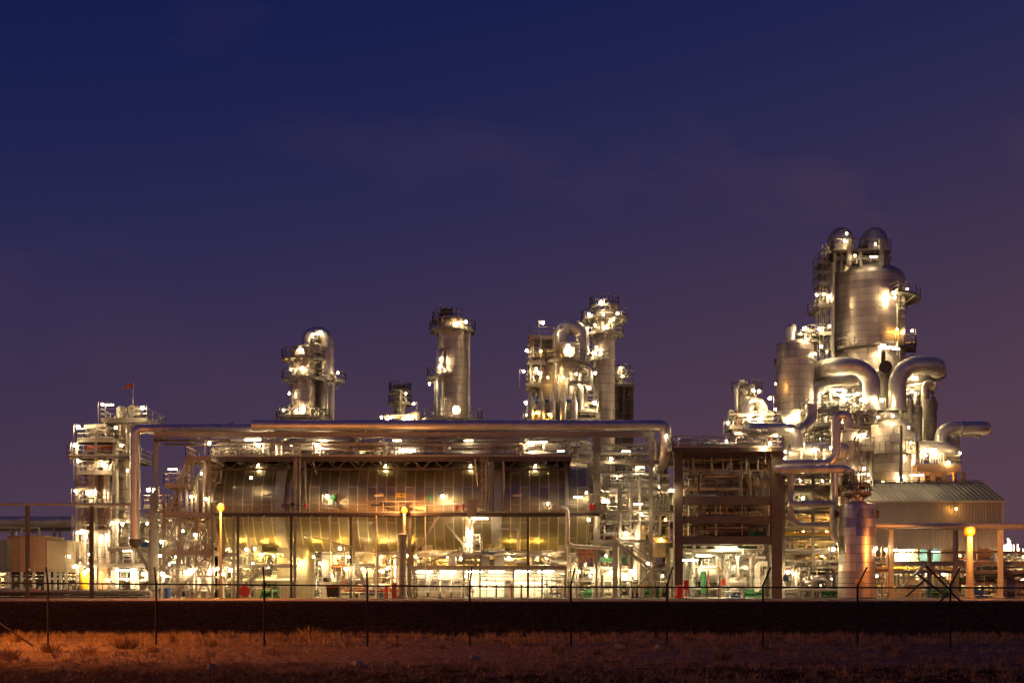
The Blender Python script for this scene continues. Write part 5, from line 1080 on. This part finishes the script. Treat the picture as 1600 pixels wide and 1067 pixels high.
# distant plant beyond the shed
t = thing('distant_plant', 'far away plant with a cluster of tiny lights beyond the shed', 'plant', (X(1600,420), 420, GZ))
MB().box(X(1555,420), X(1700,420), 420, 440, GZ, Z(880,420)).build('building', M_['tan'], t, smooth=False)
MB().box(X(1566,420), X(1580,420), 419, 430, GZ, Z(858,420)).build('building', M_['paint'], t, smooth=False)
MB().box(X(1580,420), X(1625,420), 419, 430, GZ, Z(866,420)).build('building', M_['paint'], t, smooth=False)
for px, py, r_ in ((1575,842,1.3),(1578,845,1.0),(1572,850,.5),(1580,850,.6),(1584,851,.5),(1590,850,.5),(1592,856,.4),(1598,857,.4),(1576,855,.4),(1569,851,.3),(1588,862,.4)):
    r_ *= .33; q = P(px,py,417); MB().tube([q+Vector((0,0,-r_*.6)), q, q+Vector((0,0,r_*.6))], [r_*.5,r_,r_*.5], 8).tube([q-Vector((0,0,r_*.6)), (q.x, q.y, Z(868,417))], .2, 5).build('mast_lamp', M_['far'], t)

# ================================================================== street lamps, small yard things
def street_lamp(lbl, px, py, D, W, mt, r=.22, wpole=.12, arm=0):
    x = X(px, D); z = Z(py, D); t = thing('street_lamp', lbl, 'street lamp', (x, D, GZ))
    MB().tube([(x+arm, D, GZ-(.0 if GZ < z else 0)), (x+arm, D, GZ+.6), (x+arm, D, z-r+.02)], [wpole*1.3, wpole, wpole*.7], 12).build('pole', M_['paint'], t)
    hd = MB(); hd.tube([(x, D, z+r*.72), (x, D, z+r*.72+.14)], [r*.85, .1], 12)
    if arm: hd.bar((x+arm, D, z-.1), (x, D, z+.2), .07)
    else: hd.tube([(x, D+.2, z-.1), (x, D+.2, z+.2), (x, D, z+.22)], .04, 6)
    hd = hd.build('lamp_head', M_['paint'], t)
    MB().tube([(x, D, z-r), (x, D, z-r*.75), (x, D, z-r*.3), (x, D, z+r*.3), (x, D, z+r*.71)], [r*.2, r*.66, r*.95, r*.95, r*.7], 14).build('lens', M_[mt], hd)
    ld = bpy.data.lights.new('burner', 'POINT'); ld.energy = W; ld.color = (1, .42, .12) if mt == 'amberbowl' else (1, .31, .05); ld.shadow_soft_size = .2
    lo = bpy.data.objects.new('burner', ld); col.objects.link(lo); lo.parent = t; lo.location = (0, -r-.7, z-GZ+.1)
    return t
street_lamp('orange sodium street lamp on a thin pole before the left end of the drum', 345, 793, 92, 4200, 'sodbowl', .27, .10)
street_lamp('amber lamp on a post rising through the walkway near the vent stack', 632, 797, 112.2, 1100, 'amberbowl', .3, .2)
street_lamp('strong orange lamp on a thick pale post in front of the corrugated shed', 1515, 830, 105, 3600, 'sodbowl', .46, .34)
# street lamp of the public road, outside the picture on the left, and its neighbour further along
for lb, x, y in (('orange street lamp on the near verge outside the left edge of the photo', -20, 37),):
    t = thing('street_lamp', lb, 'street lamp', (x, y, 0))
    MB().tube([(x,y,0),(x,y,9)], [.14,.07], 10).build('pole', M_['paint'], t); hd = MB(); hd.pipe([(x,y,8.9),(x,y,9.2),(x+1.2,y,9.3)], .05, .3, 6).box(x+.9,x+1.7,y-.15,y+.15,9.3,9.42); hd = hd.build('lamp_head', M_['paint'], t)
    MB().box(x+1.0,x+1.6,y-.12,y+.12,9.2,9.297).build('lens', M_['roadsod'], hd, smooth=False)

street_lamp('orange sodium street lamp on the plant road outside the left edge of the photo', -420, 793, 90, 4500, 'sodbowl', .30, .12)
t = thing('hydrant', 'red fire hydrant beside the red locker, left of the vent stack', 'hydrant', (X(604,110.6), 110.6, GZ)); x = X(604,110.6)
MB().lathe(x, 110.6, [(.2,GZ),(.2,GZ+.08),(.13,GZ+.1),(.13,GZ+.85),(.17,GZ+.88),(.15,GZ+1.05),(.001,GZ+1.15)], 16).build('body', M_['red'], t)
for s in (-1, 1): MB().tube([(x,110.6,GZ+.65),(x+s*.28,110.6,GZ+.65)], .07, 8).build('outlet', M_['red'], t)
t = thing('hose_locker', 'upright red hose locker standing right of the hydrant', 'locker', (X(614,110.8), 110.8, GZ)); MB().box(X(608,110.8)+.25, X(619,110.8), 110.8, 111.4, GZ, GZ+1.35).build('body', M_['red'], t, smooth=False); MB().box(X(612,110.8), X(618,110.8), 110.76, 110.797, GZ+.15, GZ+1.25).build('door', M_['rust'], t, smooth=False)
t = thing('waste_skip', 'small dark open skip on the road edge under the drum', 'skip', (X(521,110.4), 110.4, GZ)); x = X(521,110.4)
MB().add([(x-.5,110,GZ+.12),(x+.5,110,GZ+.12),(x+.5,111,GZ+.12),(x-.5,111,GZ+.12),(x-.55,109.9,GZ+.95),(x+.55,109.9,GZ+.95),(x+.55,111.1,GZ+.95),(x-.55,111.1,GZ+.95)], [(0,3,2,1),(0,1,5,4),(1,2,6,5),(2,3,7,6),(3,0,4,7)]).build('body', M_['black'], t, smooth=False); MB().box(x-.6,x+.6,109.85,111.15,GZ+.95,GZ+1.05).build('lid', M_['rust'], t, smooth=False)
for s in (-.35,.35): MB().tube([(x+s-.03,110.2,GZ+.07),(x+s+.03,110.2,GZ+.07)], .07, 10).build('wheel', M_['black'], t)
t = thing('hose_reel', 'round bright red hose reel on the ground near the orange street lamp', 'hose reel', (X(382,110.6), 110.6, GZ)); q = Vector((X(382,110.6), 110.6, GZ+.62))
MB().tube([q+Vector((0,-.1,0)), q+Vector((0,.1,0))], .5, 24).build('reel', M_['red'], t); MB().tube([q+Vector((0,-.14,0)), q+Vector((0,-.1,0))], .16, 12).build('hub', M_['rust'], t); MB().bar(q+Vector((-.3,.15,-.6)), q+Vector((0,.15,0)), .06).bar(q+Vector((.3,.15,-.6)), q+Vector((0,.15,0)), .06).build('stand', M_['red'], t)
t = thing('tree', 'small dark leafless tree between pumps beside the front column', 'tree', (X(1378,111), 111, GZ)); x = X(1378,111)
mb = MB(); rn = random.Random(5)
def br(p, d, l, r, k):
    q = p+d*l; mb.tube([p, q], [r, r*.6], 5)
    if k: [br(q, (d+Vector((rn.uniform(-.8,.8), rn.uniform(-.8,.8), rn.uniform(-.1,.6)))).normalized(), l*.72, r*.6, k-1) for _ in range(3)]
MB().tube([(x,111,GZ),(x,111,GZ+.7)], [.06,.04], 6).build('trunk', M_['black'], t); br(Vector((x,111,GZ+.65)), Vector((0,0,1)), .5, .04, 3); mb.build('crown', M_['black'], t)

# ================================================================== perimeter fence
fD = 40.0
t = thing('security_fence', 'dark wire fence with bent-top posts across the foreground', 'fence', (0, fD, 0))
zr_ = Z(915.5, fD)
for px in (-92, 75, 244, 413, 574, 734, 892, 1042, 1192, 1340, 1485, 1630):
    x = X(px, fD); lean = .0 if px < 640 else min(.26, (px-500)/1000*.32)
    MB().tube([(x,fD,-.1),(x,fD,zr_+.05)], .033, 8).build('post', M_['fence'], t, origin=(x,fD,0))
    MB().tube([(x,fD,zr_+.02),(x+lean,fD-.18,zr_+.62)], .028, 6).build('post_arm', M_['fence'], t, origin=(x,fD,zr_))
x0, x1 = X(-95,fD), X(1700,fD)
MB().tube([(x0,fD,Z(911,fD)+.03),(X(800,fD),fD,zr_-.02),(x1,fD,Z(921,fD)+.06)], .026, 8).build('top_rail', M_['fence'], t)
for k in range(3):
    f_ = .2*(k+1)/.62*.9; MB().tube([(x0,fD-.06*(k+1),zr_+.18*(k+1)),(x1,fD-.06*(k+1),zr_+.18*(k+1)-.1)], .0025, 4).build('wire', M_['fence'], t)
mb = MB(); xx = x0
while xx < x1: mb.bar((xx,fD,.03), (xx,fD,zr_-.03), .003); xx += .165
z = .06
while z < zr_-.05: mb.bar((x0,fD-.004,z), (x1,fD-.004,z), .003); z += .165
mb.build('wire_mesh', M_['fence'], t, smooth=False)['kind'] = 'stuff'
for px in (1485,):
    MB().tube([P(px,925,fD), (X(1400,fD), fD-.3, .35)], .028, 6).build('stay', M_['fence'], t); MB().tube([P(px,925,fD), (X(1570,fD), fD+.3, .35)], .028, 6).build('stay', M_['fence'], t)
MB().tube([P(1340,985,fD), (X(1388,fD), fD, .8)], .025, 6).build('stay', M_['fence'], t); MB().tube([(X(-60,fD), fD, 1.6), (X(55,fD), fD-.2, .05)], .028, 6).build('stay', M_['fence'], t)

# ================================================================== dry grass
def gh(x, y):
    b = .035*noise.noise(Vector((x*.3, y*.3, 0)))+.05*noise.noise(Vector((x*1.3, y*1.3, 3)))
    return b if y < 50 else b-.25*(y-50)/6
gm = mat('dry_grass_blades', (.38,.23,.10), .9, 0, .6, .35); gm2 = mat('dry_bush_twigs', (.24,.13,.06), .9, 0, .8, .35)
rn = random.Random(99)
def tuft(mb, x, y, h, n, spread, wd=.012):
    z = gh(x, y)-.02
    for i in range(n):
        a = rn.uniform(0, 6.283); d = rn.random()**.7*spread; bx_, by_ = x+math.cos(a)*d*.5, y+math.sin(a)*d*.5; hh = h*rn.uniform(.45, 1)*(1-.4*d/max(spread,.01)*rn.random())
        tx, ty = bx_+math.cos(a)*d*rn.uniform(.3, 1.3), by_+math.sin(a)*d*rn.uniform(.3, 1.3); b = rn.uniform(0, 3.14); wx, wy = math.cos(b)*wd, math.sin(b)*wd
        mxx, myy = (bx_+tx)/2-(tx-bx_)*.15, (by_+ty)/2-(ty-by_)*.15
        mb.add([(bx_-wx,by_-wy,z),(bx_+wx,by_+wy,z),(mxx+wx*.8,myy+wy*.8,z+hh*.6),(mxx-wx*.8,myy-wy*.8,z+hh*.6),(tx,ty,z+hh)], [(0,1,2,3),(3,2,4)])
mb = MB(); mb2 = MB()
for i in range(5200):
    y = rn.uniform(22, 54); x = rn.uniform(-.5, .5)*(y*.92)
    dens = noise.noise(Vector((x*.16, y*.3, 9)))+(.32 if 42 < y < 54 else 0)+(.35 if y < 28 else 0)
    if dens < -.02: continue
    tuft(mb, x, y, rn.uniform(.07, .26)*(1.5 if y > 42 else 1), 12, rn.uniform(.1, .35), .008)
for i in range(3000):      # dark turf on the bank
    y = rn.uniform(56, 79.5); x = rn.uniform(-.5, .5)*(y*.95)
    t_ = (y-56)/24; gh0 = gh; gh = lambda a, b, t_=t_: -.25+1.44*t_**1.4
    tuft(mb2, x, y, rn.uniform(.06, .22), 6, .35, .02); gh = gh0
for i in range(1400):      # sparse short blades everywhere
    y = rn.uniform(22, 50); x = rn.uniform(-.5, .5)*(y*.92); tuft(mb, x, y, rn.uniform(.03, .09), 4, .15, .008)
tag(mb.build('dry_grass', gm, smooth=False), 'short dry orange-brown grass scattered over the sandy verge', None, None, 'stuff')
tag(mb2.build('turf_grass', mat('dark_turf_blades', (.07,.038,.02), .9, 0, .5, .5), smooth=False), 'dark rough turf covering the bank below the road', None, None, 'stuff')
bushes = [(15,1030,.45),(78,1020,.4),(140,1022,.4),(195,1012,.55),(240,1018,.35),(268,1005,.5),(330,1010,.35),(385,1000,.4),(440,1004,.35),(485,1000,.6),(430,1022,.3),(545,1008,.25),(620,1010,.3),(690,1012,.25),(815,1008,.35),(868,1020,.45),(930,1022,.25),(975,1010,.3),(1040,1012,.25),(1125,1012,.3),(1130,1030,.45),(1200,1015,.25),(1290,1005,.35),(1385,1015,.25),(1405,1022,.35),(25,1003,.5)]
vars_ = []
for k in range(5):
    b = MB(); st = rn.getstate(); gh_ = gh; gh = lambda x, y: 0
    tuft(b, 0, 0, 1.0, 150, .75, .016); gh = gh_
    me = bpy.data.meshes.new('dry_bush'); me.from_pydata(b.v, [], b.f); me.update(); me.materials.append(gm2 if k % 2 else gm); vars_.append(me)
for i, (px, py, h_) in enumerate(bushes):
    Dg = EYE*F/(py-HZ); x = X(px, Dg); o = bpy.data.objects.new('dry_bush', vars_[i % 5]); col.objects.link(o); o.location = (x, Dg, gh(x, Dg)-.03)
    h_ *= 1.12; o.scale = (h_*rn.uniform(.9,1.4), h_*1.2, h_); o.rotation_euler.z = rn.uniform(0, 6)
    tag(o, 'dry brown tuft bush growing on the sandy verge by the fence', 'bush', 'dry tuft bushes on the sandy verge')
# scraps of stone on the sand
t0 = None
for i, (px, py) in enumerate([(965,1012),(972,1014),(1030,1013),(1205,1013),(740,1030),(560,1040),(330,1045)]):
    Dg = EYE*F/(py-HZ); x = X(px, Dg); b = MB(); s_ = .12+.05*(i % 3)
    pts = [(s_*math.cos(a)*rn.uniform(.7,1.2), s_*math.sin(a)*rn.uniform(.6,1), rn.uniform(0,.03)) for a in [k*6.283/7 for k in range(7)]]
    b.add(pts+[(p_[0]*.6, p_[1]*.6, .09+.05*rn.random()) for p_ in pts], [tuple(range(7))[::-1], tuple(range(7, 14))]+[(k, (k+1) % 7, 7+(k+1) % 7, 7+k) for k in range(7)])
    o = b.build('stone', M_['conc'], smooth=False); o.location = (x, Dg, gh(x, Dg)); tag(o, 'small pale stone lying on the sand near the fence', 'stone', 'pale stones on the sand')
print('objects', len(bpy.data.objects), 'faces', sum(len(m.polygons) for m in bpy.data.meshes))
